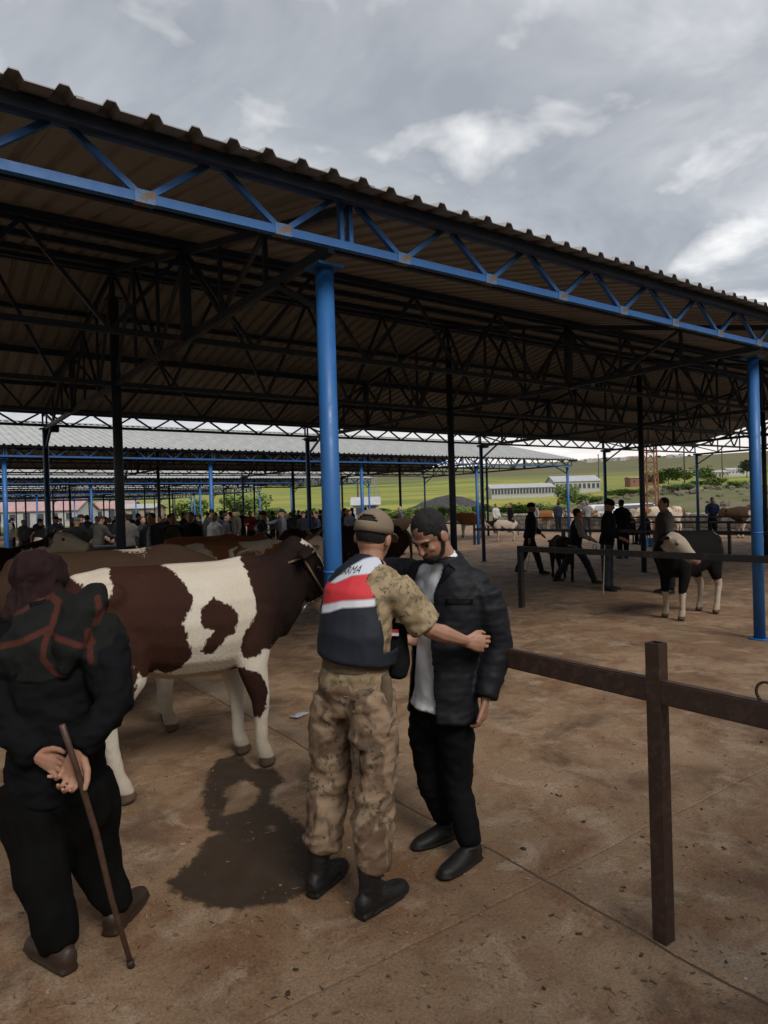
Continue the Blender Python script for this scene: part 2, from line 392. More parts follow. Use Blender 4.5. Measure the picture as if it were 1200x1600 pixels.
def roofz(y): return (Z0+(ZR-Z0)*(y+OV)/(YR+OV) if y < YR else ZB+(ZR-ZB)*(10.82+OB-y)/(10.82+OB-YR))-.012       # underside of the sheet
def one_bar(a, b, w, h, mat, name): 
    bm = bmesh.new(); bar(bm, a, b, w, h); me = mesh_of(bm, name); me.materials.append(mat); return me
def eave_truss(bm_or_list, y, zc, zt, w=.045):
    """chords and webs of one bay, x from 0 to BAY"""
    ch = [((.0, y, zc), (BAY, y, zc), w, w*1.15), ((0, y, zt), (BAY, y, zt), w, w)]
    web = []
    n = 7; p = (BAY-.10)/n; x0 = .05
    for k in range(n):
        xb = x0+p*(k+.5)
        web += [((xb-.03, y, zc+.02), (xb-p/2+.05, y, zt-.02)), ((xb+.03, y, zc+.02), (xb+p/2-.05, y, zt-.02))]
    posts = [((.035, y, zc+.02), (.035, y, zt)), ((BAY-.035, y, zc+.02), (BAY-.035, y, zt))]
    return ch, web, posts
def purl_y(): return [-.40, 1.25, 2.65, 4.0, 5.25, 5.6, 6.85, 8.2, 9.6, 10.98]
M['weld'] = paint('weathered_blue_plate', (.05, .17, .38), wear=(.16, .10, .06), amt=.47, scale=22)
def make_shed(idx, voff, i0, i1, label, detail):
    root = empty('cattle_shed', G(2.43, 4.02+voff, 0)); tag(root, label, 'shed', 'open market sheds')
    x0, x1 = i0*BAY, i1*BAY; nb = i1-i0
    # columns
    def col(r, zt):
        bm = bmesh.new(); pipe(bm, (0, 0, 0), (0, 0, zt), r, 14); pipe(bm, (0, 0, .0), (0, 0, .012), r*1.9, 14)
        box(bm, (-.1, -.1, zt-.015), (.1, .1, zt+.004)); return bm
    cf = mesh_of(col(.064, 3.36), 'column'); cf.materials.append(M['blue'])
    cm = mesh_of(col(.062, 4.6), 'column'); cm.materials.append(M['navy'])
    cr = mesh_of(col(.055, 3.46), 'column'); cr.materials.append(M['blue_shaded'])
    bm = bmesh.new(); pipe(bm, (0, 0, 0), (0, 0, .02), .068, 14); collar = mesh_of(bm, 'weld_collar'); collar.materials.append(M['blue'])
    bm = bmesh.new(); box(bm, (.06, -.09, 3.40), (.24, .09, 3.5)); bar(bm, (.0, 0, 3.49), (.2, 0, 3.49), .03); lampb = mesh_of(bm, 'bracket_box'); lampb.materials.append(M['black'])
    for i in range(i0, i1+1):
        c = obj('column', cf, parent=root, loc=(i*BAY, 0, 0))
        if detail: obj('weld_collar', collar, parent=c, loc=(0, 0, 1.26))
        c = obj('column', cm, parent=root, loc=(i*BAY, 5.45, 0))
        c = obj('column', cr, parent=root, loc=(i*BAY, 10.82, 0)); obj('bracket_box', lampb, parent=c)
    # roof sheets
    for k in range(nb*7):
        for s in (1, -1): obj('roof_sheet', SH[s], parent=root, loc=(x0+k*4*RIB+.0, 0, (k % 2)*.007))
    bm = bmesh.new(); bm2 = bmesh.new()
    L_ = x1-x0
    bar(bm, (x0, YR-.13, ZR+.018), (x1, YR-.13, ZR+.018), .28, .004, (0, -.23, 1)); bar(bm, (x0, YR+.13, ZR+.018), (x1, YR+.13, ZR+.018), .28, .004, (0, .23, 1))
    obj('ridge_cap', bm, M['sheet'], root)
    # purlins
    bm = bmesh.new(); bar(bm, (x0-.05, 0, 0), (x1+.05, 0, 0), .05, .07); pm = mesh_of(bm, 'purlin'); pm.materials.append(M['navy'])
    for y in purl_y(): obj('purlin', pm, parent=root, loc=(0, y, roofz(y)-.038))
    # eave trusses
    bm = bmesh.new(); box(bm, (-.055, -.027, -.031), (.055, .027, .040)); gus = mesh_of(bm, 'gusset'); gus.materials.append(M['weld'])
    for y, zc, zt, mt in ((-.28, ZC, roofz(-.28)-.035, M['blue']), (10.86, 3.53, roofz(10.86)-.10, M['blue_shaded'])):
        ch, web, posts = eave_truss(None, y, zc, zt)
        bm = bmesh.new()
        for a, b, w, h in ch: bar(bm, a, b, w, h)
        if not detail:
            for a, b in web+posts: bar(bm, a, b, .03)
        tm = mesh_of(bm, 'eave_truss'); tm.materials.append(mt)
        wm = [one_bar(a, b, .034, .034, mt, 'diagonal') for a, b in web] if detail else []
        pm_ = [one_bar(a, b, .03, .04, mt, 'end_post') for a, b in posts] if detail else []
        for i in range(i0, i1):
            t = obj('eave_truss', tm, parent=root, loc=(i*BAY, 0, 0))
            for w in wm: obj('diagonal', w, parent=t)
            for w in pm_: obj('end_post', w, parent=t)
            if detail and y < 0:
                for k in range(7): obj('gusset', gus, parent=t, loc=(.05+(BAY-.10)/7*(k+.5), y, zc))
    # cross trusses in every column row
    bm = bmesh.new(); webs = []
    zb = 3.46
    bar(bm, (0, -.1, zb), (0, 10.95, zb), .05, .07)
    for a, b in ((-.25, YR), (YR, 11.0)): bar(bm, (0, a, roofz(a)-.10), (0, b, roofz(b)-.10), .05, .06)
    nodes = [0, .9, 1.81, 2.72, 3.6, 4.5, 5.45, 6.4, 7.3, 8.18, 9.1, 9.95, 10.82]
    for k, y in enumerate(nodes[1:-1], 1):
        webs.append(((0, y, zb+.03), (0, y, roofz(y)-.12), .09 if k in (3, 9) else .035))
    for k, (a, b) in enumerate(zip(nodes, nodes[1:])):
        if k < 6: a, b = (b, a) if k % 2 else (a, b)
        else: a, b = (a, b) if k % 2 else (b, a)
        webs.append(((0, a, zb+.03), (0, b, roofz(b)-.12), .035))
    # knee braces at the columns
    webs += [((0, .0, 3.05), (0, .75, zb), .04), ((0, 10.82, 3.05), (0, 10.1, zb), .04)]
    if not detail:
        for a, b, w in webs: bar(bm, a, b, w)
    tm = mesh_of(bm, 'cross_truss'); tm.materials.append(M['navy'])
    wm = [(one_bar(a, b, w, w, M['navy'], 'web_bar')) for a, b, w in webs] if detail else []
    for i in range(i0, i1+1):
        t = obj('cross_truss', tm, parent=root, loc=(i*BAY, 0, 0))
        for w in wm: obj('web_bar', w, parent=t)
    # long girders between the cross trusses
    for y in (2.72, YR+.04, 8.18):
        bm = bmesh.new(); zt = roofz(y)-.09; bar(bm, (0, y, zb), (BAY, y, zb), .045, .06); bar(bm, (0, y, zt), (BAY, y, zt), .045, .05); webs = []
        n = 4; p = BAY/n
        for k in range(n):
            webs += [((k*p, y, zt), (k*p+p/2, y, zb)), ((k*p+p/2, y, zb), (k*p+p, y, zt))]
        if not detail:
            for a, b in webs: bar(bm, a, b, .035)
        tm = mesh_of(bm, 'long_girder'); tm.materials.append(M['navy'])
        wm = [one_bar(a, b, .038, .038, M['navy'], 'web_bar') for a, b in webs] if detail else []
        for i in range(i0, i1):
            t = obj('long_girder', tm, parent=root, loc=(i*BAY, 0, 0))
            for w in wm: obj('web_bar', w, parent=t)
    return root
make_shed(0, 0, -2, 4, 'nearest blue steel shed with corrugated roof over the cattle', True)
make_shed(1, 17.28, -1, 4, 'second open shed behind the near one with pale ribbed roof', False)
make_shed(2, 34.08, -1, 4, 'third open shed in the row, blue eave truss in the distance', False)
make_shed(3, 51.2, 0, 4, 'fourth open shed in the row, farther and smaller than the third', False)
make_shed(4, 68.3, 0, 4, 'farthest open shed at the back of the row', False)
make_shed(-1, -17.15, -3, 5, 'unseen shed behind the viewer, repeating the row to shade the foreground', False)  # out of view; continues the row, put in for its shade
# ------------------------------------------------------------------ tie rails
def tie_rail(u, v0, v1, posts, label, mat, zc=.96, w=.05, h=.09, pw=.075, ptop=1.15, rings=(), group='steel tie rails'):
    t = empty('tie_rail', G(u, posts[0], 0)); tag(t, label, 'rail', group)
    bm = bmesh.new(); bar(bm, (0, v0-posts[0], zc), (0, v1-posts[0], zc), w, h); bmesh.ops.bevel(bm, geom=bm.edges[:], offset=.006, segments=2, affect='EDGES')
    obj('crossbar', bm, mat, t)
    for p in posts:
        bm = bmesh.new(); y = p-posts[0]; a = pw/2; k = .006
        for lo, hi in (((-a, -a), (a, -a+k)), ((-a, a-k), (a, a)), ((-a, -a+k), (-a+k, a-k)), ((a-k, -a+k), (a, a-k))):   # hollow square tube
            box(bm, (lo[0]+.003, y+lo[1], -.02), (hi[0]+.003, y+hi[1], ptop))
        pm = obj('post', bm, mat, t)
    for r in rings:
        bm = bmesh.new(); n = 20
        for k in range(n):
            a, b = k*2*PI/n, (k+1)*2*PI/n; pipe(bm, (0, .035*math.sin(a), .035*math.cos(a)), (0, .035*math.sin(b), .035*math.cos(b)), .005, 6)
        obj('tie_ring', bm, mat, t, loc=(.0, r-posts[0], zc+h/2+.03))
    return t
tie_rail(2.36, -2.6, 3.94, [1.53, -1.45], 'near rusty brown tie rail with square post and iron ring', M['rail'], zc=.965, w=.045, h=.09, pw=.058, rings=(1.12, -.3))
tie_rail(8.27, -.5, 7.80, [7.77, .6], 'dark tie rail from short post to the right blue column', M['dkrail'], h=.085, w=.06, ptop=1.01, rings=(6.3,))
tie_rail(14.2, 1.0, 15.2, [8.1, 11.8, 4.6], 'dark tie rail behind the walking boy and the black bull', M['dkrail'], h=.07, ptop=1.0)
tie_rail(20.1, 1.0, 15.0, [14.8, 10.5, 6.2], 'dark tie rail two bays past the walking boy', M['dkrail'], h=.07, ptop=1.0)
tie_rail(26.05, 3.0, 24.0, [8.9, 14.9, 20.4], 'farthest dark tie rail at the open end of the sheds', M['dkrail'], h=.07, ptop=1.0)
tie_rail(8.3, 15.75, 20.6, [15.8, 18.3, 20.5], 'low tie rail beside the striding man in the dark coat', M['dkrail'], h=.06, ptop=.95, zc=.9)
tie_rail(14.2, 21.4, 31.5, [21.4, 26.6, 31.4], 'tie rail among the crowd under the second shed', M['dkrail'], h=.06, ptop=.95, zc=.9)
tie_rail(20.1, 21.4, 31.5, [21.5, 26.5, 31.4], 'tie rail under the second shed nearer the green fields', M['dkrail'], h=.06, ptop=.95, zc=.9)
# thick grey feed rail on the left
t = empty('feed_rail', Vector((*at(145, 905, 14.6).xy, 0))); tag(t, 'thick grey pipe rail on short legs left among the cattle', 'rail')
bm = bmesh.new(); a, b = at(100, 860, 14.6)-t.location, at(192, 857, 14.8)-t.location; pipe(bm, a, b, .085, 14); obj('crossbar', bm, plain('grey_pipe', (.10, .105, .11)), t)
for k in (.06, .5, .94):
    p = a.lerp(b, k); bm = bmesh.new(); pipe(bm, (p.x, p.y, 0), (p.x, p.y, p.z), .035, 8); obj('leg', bm, M['dkrail'], t)

# ------------------------------------------------------------------ cattle
def cow_mat(name, dark, dark2, white=(.52, .46, .38), hoof=(.10, .07, .045), wobble=.07, front=False):
    m = Mat(name, .8, spec=.12)
    a = m.attr('pat'); n = m.noise(17, 4, .65); n2 = m.noise(70, 3, .6, stretch=(1, 1, .35)); big = m.noise(2.4, 4)
    f = m.math('ADD', a, m.math('MULTIPLY', m.math('SUBTRACT', n, .5), wobble)); f = m.math('ADD', f, m.math('MULTIPLY', m.math('SUBTRACT', n2, .5), wobble*.5))
    msk = m.ramp(m.math('ADD', m.math('MULTIPLY', f, 40), .5), [(.3, 0), (.7, 1)])
    d = m.mix(m.ramp(big, [(.3, 0), (.7, 1)]), dark2, dark); d = m.mix(m.math('MULTIPLY', n2, .5), d, tuple(x*.5 for x in dark))
    sz = m.n('ShaderNodeSeparateXYZ'); m.L.new(m.tc.outputs['Object'], sz.inputs[0])
    if front: d = m.mix(m.ramp(m.math('ADD', sz.outputs[0], m.math('MULTIPLY', big, .3)), [(.45, 0), (.75, .8)]), d, (.008, .0055, .005))  # darker toward the head: coat colour plus painted-in shade
    soil = m.ramp(m.math('ADD', m.math('MULTIPLY', sz.outputs[2], 1.0), m.math('MULTIPLY', m.noise(6, 5, .6), .5)), [(.35, 1), (.62, .15)])
    w = m.mix(m.ramp(big, [(.35, .0), (.7, .5)]), white, tuple(x*y for x, y in zip(white, (.82, .72, .58))))
    w = m.mix(m.math('MULTIPLY', soil, .35), w, (.26, .18, .11)); w = m.mix(m.math('MULTIPLY', n2, .3), w, tuple(x*.6 for x in white))
    c = m.mix(msk, d, w)
    pk = m.ramp(m.math('ADD', m.math('MULTIPLY', m.attr('nose'), 20), .5), [(.3, 1), (.7, 0)]); c = m.mix(pk, c, (.20, .12, .095))
    hf = m.ramp(m.math('ADD', sz.outputs[2], m.math('MULTIPLY', n, .02)), [(.075, 1), (.085, 0)])
    m.color(m.mix(hf, c, hoof)); m.bump(m.math('ADD', n2, m.math('MULTIPLY', n, .5)), .5, .012); return m.m
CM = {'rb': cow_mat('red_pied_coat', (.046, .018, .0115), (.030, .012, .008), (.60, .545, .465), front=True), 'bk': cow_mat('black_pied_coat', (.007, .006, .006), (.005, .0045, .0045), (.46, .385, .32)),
      'dun': cow_mat('dull_brown_coat', (.060, .034, .021), (.042, .024, .015)), 'or': cow_mat('orange_pied_coat', (.26, .105, .042), (.20, .078, .03), (.58, .50, .41)),
      'chest': cow_mat('dark_chestnut_coat', (.03, .015, .01), (.02, .01, .008))}
M['horn'] = plain('horn', (.09, .075, .06), .5); M['eye'] = plain('eye', (.006, .005, .005), .15); M['rope'] = plain('halter_rope', (.16, .10, .06), .9); M['tuft'] = plain('tail_hair', (.05, .03, .02), .9)
def head_secs():
    # (distance along head axis, centre offset up, half width, half depth)
    return [(-.05, -.02, .085, .10), (.04, 0, .115, .125), (.14, 0, .12, .130), (.22, -.005, .105, .118), (.31, -.015, .082, .097), (.39, -.02, .075, .085), (.46, -.02, .082, .076), (.50, -.025, .07, .06)]
def cow(name, loc, heading, label, coat, pattern, poll=(1.0, 0, 1.30), hp=-60, hy=0, scale=1., zs=1., feet=(0, 0, 0, 0), voxel=.018, group='cattle tied or led in the market', horns=True, halter=False, tail=True, slim=1., neck=1.):
    """cow in local metres (x forward, y left, z up); feet = forward shifts of fl, fr, hl, hr; hp/hy = head pitch and yaw in degrees"""
    root = empty(name, loc, heading); root.scale = (scale, scale, scale); tag(root, label, 'cattle' if name != 'calf' else 'calf', group)
    bm = bmesh.new(); S = slim
    tr = [(-.76, 1.06, .10, .13), (-.68, 1.05, .19, .23), (-.55, 1.035, .245, .285), (-.36, 1.0, .265, .315), (-.10, .965, .295*S, .35), (.16, .955, .295*S, .355), (.38, .97, .255, .345), (.54, .99, .205, .30), (.66, .98, .14, .21)]
    tube(bm, [((x, 0, z), a, b) for x, z, a, b in tr], (0, 1, 0), 18)
    tube(bm, [((-.66, 0, 1.23), .09, .06), ((-.45, 0, 1.25), .11, .07), ((-.1, 0, 1.235), .10, .07), ((.2, 0, 1.235), .08, .07), ((.42, 0, 1.255), .075, .08), ((.56, 0, 1.24), .07, .08)], (0, 1, 0), 10)
    for s in (-1, 1): ball(bm, (-.50, s*.185, 1.15), .10, .07, .09, 10)                         # hip bones
    pl = Vector(poll)
    tube(bm, [((.40, 0, 1.02), .19*neck, .27), (Vector((.60, 0, 1.06)), .155*neck, .245*(neck*.5+.5)), (Vector((.60, 0, 1.06)).lerp(pl+Vector((-.04, 0, -.10)), .55), .12*neck, .19*neck), (pl+Vector((-.04, 0, -.10)), .10*neck, .14*neck)], (0, 1, 0), 14)
    tube(bm, [((.48, 0, .80), .05, .06), ((.68, 0, .85), .04, .09), ((.80, 0, .98), .03, .07)], (0, 1, 0), 10)   # dewlap
    HR = Matrix.Rotation(math.radians(hy), 3, 'Z') @ Matrix.Rotation(math.radians(-hp), 3, 'Y')
    H = lambda a, s, u: pl + HR @ Vector((a, s, u))
    lt = HR @ Vector((0, 1, 0))
    tube(bm, [(H(a, 0, u), w, d) for a, u, w, d in head_secs()], lt, 14)
    tube(bm, [(H(.10, 0, -.10), .085, .07), (H(.28, 0, -.085), .06, .055), (H(.44, 0, -.06), .06, .04)], lt, 10)   # jaw
    for s in (-1, 1):
        ball(bm, H(.155, s*.098, .055), .045, .03, .035, 8, HR)                                    # brow
        e0, e1, e2 = H(.02, s*.10, .03), H(-.02, s*.19, .0), H(-.01, s*.27, -.07)
        tube(bm, [(e0, .03, .025), (e1, .058, .024), (e1.lerp(e2, .6), .052, .022), (e2, .018, .016)], HR @ Vector((.5, 0, 1)), 8)
    fl, fr, hl, hr = feet
    for s, f in ((1, fl), (-1, fr)):
        f -= .07
        tube(bm, [((.42, s*.15, 1.0), .16, .10), ((.38+f*.3, s*.175, .80), .14, .09), ((.39+f*.7, s*.175, .63), .10, .078), ((.445+f*.85, s*.165, .43), .064, .058), ((.448+f*.95, s*.16, .28), .045, .041), ((.45+f, s*.16, .15), .044, .043), ((.462+f, s*.16, .11), .052, .05), ((.48+f, s*.16, .055), .052, .05), ((.49+f, s*.16, .02), .062, .056)], (1, 0, 0), 12, cap=.3)
    for s, f in ((1, hl), (-1, hr)):
        tube(bm, [((-.50, s*.14, 1.02), .20, .12), ((-.44+f*.1, s*.175, .84), .185, .105), ((-.46+f*.25, s*.18, .68), .125, .085), ((-.55+f*.5, s*.17, .54), .078, .06), ((-.60+f*.66, s*.165, .45), .062, .052), ((-.585+f*.8, s*.16, .31), .046, .042), ((-.565+f*.93, s*.16, .16), .045, .043), ((-.55+f, s*.16, .11), .052, .05), ((-.53+f, s*.16, .055), .052, .05), ((-.52+f, s*.16, .02), .062, .056)], (1, 0, 0), 12, cap=.3)
    me = remesh(bm, voxel, 5 if voxel < .03 else 2, 'body')
    c = coords(me); c[:, 2] = np.maximum(c[:, 2], 0)*zs
    nz = np.array(H(.50, 0, -.03)); dn = np.linalg.norm(c-nz*[1, 1, zs], axis=1)-.075
    attr(me, 'nose', dn)
    loc3 = (c-np.array(pl)*[1, 1, zs])@np.array(HR)            # head coordinates
    pa = pattern(c, loc3); attr(me, 'pat', pa); setco(me, c); me.materials.append(CM[coat])
    obj('body', me, parent=root)
    Hz = lambda a, s, u: Vector((H(a, s, u).x, H(a, s, u).y, H(a, s, u).z*zs))
    if tail:
        bm = bmesh.new(); tube(bm, [((-.76, 0, 1.20*zs), .035), ((-.83, 0, 1.10*zs), .03), ((-.85, .02, .85*zs), .02), ((-.83, .03, .62*zs), .018), ((-.83, .03, .50*zs), .035), ((-.82, .03, .36*zs), .025)], (0, 1, 0), 8); obj('tail', bm, M['tuft'], root, smooth=True)
    for s in (-1, 1):
        bm = bmesh.new(); ball(bm, Hz(.16, s*.115, .035), .022, .018, .022, 10); obj('eye', bm, M['eye'], root, smooth=True)
        if horns:
            bm = bmesh.new(); p0, p1, p2 = Hz(-.03, s*.07, .08), Hz(-.06, s*.15, .13), Hz(-.02, s*.19, .20); tube(bm, [(p0, .026), (p1, .020), (p2, .006)], (1, 0, 0), 8); obj('horn', bm, M['horn'], root, smooth=True)
    if halter:
        hal = bmesh.new()
        def loop(a, w, d, off):
            pts = [Hz(a+off*math.cos(k*2*PI/16), w*math.sin(k*2*PI/16), d*math.cos(k*2*PI/16)-.02) for k in range(17)]
            for p, q in zip(pts, pts[1:]): pipe(hal, p, q, .008, 6)
        loop(.34, .096, .115, 0); loop(.02, .15, .18, .05)
        for s in (-1, 1): pipe(hal, Hz(.34, s*.096, -.02), Hz(.02, s*.15, -.03), .008, 6)
        obj('halter', hal, M['rope'], root)
        ring = bmesh.new(); pipe(ring, Hz(.34, 0, -.135), Hz(.36, 0, -.21), .012, 6); obj('halter_ring', ring, plain('dull_metal', (.25, .24, .22), .4, metal=.8), root)
    return root
def nz3(c, sc, seed): return np.array([noise.noise(Vector((p[0]*sc+seed, p[1]*sc, p[2]*sc))) for p in c])
def pat_noise(thr, sc=2.2, seed=0, face=True, legs=.5, belly=True):
    def f(c, h):
        v = (nz3(c, sc, seed)-thr)*.25
        if legs: v = np.maximum(v, (legs-c[:, 2])*.5+nz3(c, 5, seed)*.05)
        if belly: v = np.maximum(v, (.66-c[:, 2])*.4)
        if face: v = np.maximum(np.where(h[:, 0] > -.02, -1e9, v), np.minimum(np.where(h[:, 0] > -.1, .10-np.abs(h[:, 1]), -1)*.8, h[:, 0]+.02)) if face == 'blaze' else np.where(h[:, 0] > -.03, np.maximum(v, h[:, 0]*.5-.01), v)
        return v
    return f

# --- the big red-and-white bull calf in the foreground: markings drawn on its right flank
V_C = 4.33; U_C = 1.50
def flank(px, py, v=4.08):
    r = at(px, py, 1)-Vector((0, 0, CAM_H)); p = r*(v/r.y)+Vector((0, 0, CAM_H)); return (p.x-U_C, p.z)
pl_rear = [flank(*p) for p in [(-40, 880), (112, 896), (122, 908), (135, 916), (143, 932), (152, 944), (163, 950), (170, 938), (178, 922), (181, 900), (190, 880), (240, 880), (274, 885), (292, 916), (299, 930), (296, 950), (287, 962), (281, 975), (290, 985), (289, 1000), (296, 1012), (300, 1025), (286, 1046), (266, 1058), (254, 1052), (240, 1058), (222, 1061), (212, 1046), (200, 1040), (150, 1040), (60, 1040), (-40, 1060)]]
pl_mid = [flank(*p) for p in [(333, 932), (346, 940), (358, 946), (370, 962), (367, 978), (361, 990), (350, 994), (343, 1010), (333, 1020), (320, 1022), (312, 1018), (318, 1002), (331, 984), (316, 982), (309, 970), (312, 950), (322, 942)]]
pl_neck = [flank(*p) for p in [(394, 888), (398, 925), (403, 955), (393, 975), (382, 985), (377, 1002), (382, 1030), (398, 1026), (412, 1016), (428, 1014), (436, 1010), (440, 1035), (470, 1040), (700, 1040), (700, 700), (450, 780), (400, 868)]]
pl_leg = [flank(*p) for p in [(372, 1046), (398, 1052), (410, 1064), (417, 1086), (414, 1112), (405, 1128), (388, 1120), (376, 1096), (368, 1066)]]
pl_hind = [flank(*p, 4.3) for p in [(60, 1030), (200, 1030), (190, 1110), (120, 1120), (60, 1110)]]
def pat_main(c, h):
    q = c[:, [0, 2]]; d = np.full(len(c), 9.)
    for pl in (pl_rear, pl_mid, pl_neck, pl_hind): d = np.minimum(d, sdf_poly(q, pl))
    d = np.where(c[:, 1] < 0, np.minimum(d, sdf_poly(q-np.array([.025, 0]), pl_leg)), d)
    blaze = np.where((h[:, 0] > -.06) & (h[:, 2] > .02), .06-np.abs(h[:, 1]+.01), -1)     # white blaze down the face
    near = (np.abs(h[:, 1]) < .14) & (np.abs(h[:, 2]) < .18) & (h[:, 0] < .62); chin = np.where((h[:, 0] > .36) & (h[:, 2] < -.05) & near, .05, -1); blaze = np.where(near, blaze, -1)
    return np.maximum(d, np.maximum(blaze, chin))
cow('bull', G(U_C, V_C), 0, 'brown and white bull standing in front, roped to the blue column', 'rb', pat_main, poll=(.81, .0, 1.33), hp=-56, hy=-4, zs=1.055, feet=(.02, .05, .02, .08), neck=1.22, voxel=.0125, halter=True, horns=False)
cow('cow', G(1.30, 5.45), .02, 'dull brown cow hidden behind the big brown and white bull', 'dun', pat_noise(.32, 1.6, 3, True, .42), poll=(.98, -.05, 1.10), hp=-40, hy=-8, zs=1.1, feet=(.05, -.02, 0, .1), voxel=.02)
cow('cow', Vector((*at(372, 900, 9.0).xy, 0)), math.radians(-35), 'orange cow with white face and dark horn above the brown cow', 'or', pat_noise(.02, 1.5, 8, True, .5), poll=(1.0, 0, 1.28), hp=-35, hy=-30, voxel=.026)
cow('cow', Vector((*at(322, 900, 11.5).xy, 0)), math.radians(5), 'orange cow with white rump beside the man in the brown shirt', 'or', pat_noise(.14, 1.3, 15, True, .5), poll=(1.05, 0, 1.22), hp=-45, hy=10, voxel=.03)
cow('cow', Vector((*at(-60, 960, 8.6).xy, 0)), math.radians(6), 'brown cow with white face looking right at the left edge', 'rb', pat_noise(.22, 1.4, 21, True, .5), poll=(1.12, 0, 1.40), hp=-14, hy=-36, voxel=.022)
# --- the black bull on the right, face turned aside over the rail
def pat_black(c, h):
    v = np.full(len(c), -.3)
    v = np.maximum(v, np.minimum(h[:, 0]+.05, np.minimum(.125-np.abs(h[:, 1]), .19-np.abs(h[:, 2]))))
    leg = (.40+np.where(c[:, 0] < 0, .16, 0)-c[:, 2])*.8+nz3(c, 6, 2)*.03; v = np.maximum(v, leg)
    v = np.maximum(v, .07-np.hypot(c[:, 0]+.66, c[:, 2]-1.2))
    return v
cow('bull', G(9.27, 5.46), PI-.02, 'black bull with cream face and white legs by the right column', 'bk', pat_black, poll=(.72, .20, 1.24), hp=-38, hy=92, scale=.94, feet=(.04, -.04, .05, -.02), voxel=.017, horns=False, slim=.86)
cow('calf', Vector((*at(878, 905, 14.9).xy, 0)), math.radians(52), 'small dark brown calf beside the walking boy', 'chest', lambda c, h: np.full(len(c), -.3), poll=(.92, 0, 1.12), hp=-50, hy=20, scale=.74, slim=.8, feet=(.12, -.08, .1, -.1), voxel=.03, horns=False)
far = [  # pixel x, foot y, distance, heading in view (0 = to the right), coat, pattern, label
 (788, 832, 31, 175, 'bk', pat_noise(.0, 2.0, 5, True, .7), 'black and white calf by the man in the white shirt', .75),
 (848, 830, 41, 5, 'or', pat_noise(.4, 1.5, 6, True, .3), 'chestnut cow in front of the stone wall by the hooded man', .95),
 (735, 835, 36, 185, 'or', pat_noise(.35, 1.5, 9, True, .3), 'reddish cow left of the thin blue columns', 1),
 (648, 845, 24, 170, 'dun', pat_noise(.3, 1.5, 19, True, .4), 'brown cow between the two foreground heads', 1),
 (1040, 838, 31, 178, 'or', pat_noise(-.25, 1.6, 26, True, .8), 'cream cow with rusty patches behind the man in the vest', 1.05),
 (1004, 836, 34, 5, 'or', pat_noise(.2, 1.6, 33, True, .5), 'orange cow at the stone wall left of the cream cow', 1),
 (1172, 845, 28, 182, 'dun', pat_noise(.5, 1.6, 37, False, 0), 'dark brown cow at the wall by the right blue column', 1),
 (905, 834, 38, 10, 'or', pat_noise(.1, 1.6, 43, True, .5), 'orange and white cow behind the walking boy', .95),
 (560, 900, 11.5, 170, 'chest', pat_noise(.6, 1.5, 47, False, 0), 'dark chestnut cow half hidden by the blue column', 1.08),
 (178, 876, 25, 262, 'or', pat_noise(-.1, 1.7, 51, True, .5), 'orange and white cow seen from behind under the left sheds', 1.0),
 (100, 882, 21, 20, 'bk', pat_noise(.5, 1.6, 55, True, .2), 'black cow in the crowd above the headscarf', 1.05),
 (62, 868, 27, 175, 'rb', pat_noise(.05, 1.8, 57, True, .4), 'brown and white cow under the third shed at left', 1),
 (515, 848, 30, 10, 'chest', pat_noise(.5, 1.6, 61, False, 0), 'dark cow among the men beyond the blue column', 1),
 (282, 858, 30, 185, 'chest', pat_noise(.5, 1.6, 67, False, 0), 'dark brown cow in the left crowd', 1.05)]
for x, y, d, hd, coat, pt, lab, sc in far:
    p = at(x, y, d)
    cow('calf' if 'calf' in lab else 'cow', Vector((p.x, p.y, 0)), math.radians(hd)-(PI/2-YAW), lab, coat, pt, poll=(1.08, 0, 1.2), hp=-50, hy=12, scale=sc, voxel=.04, halter=False, horns=False)
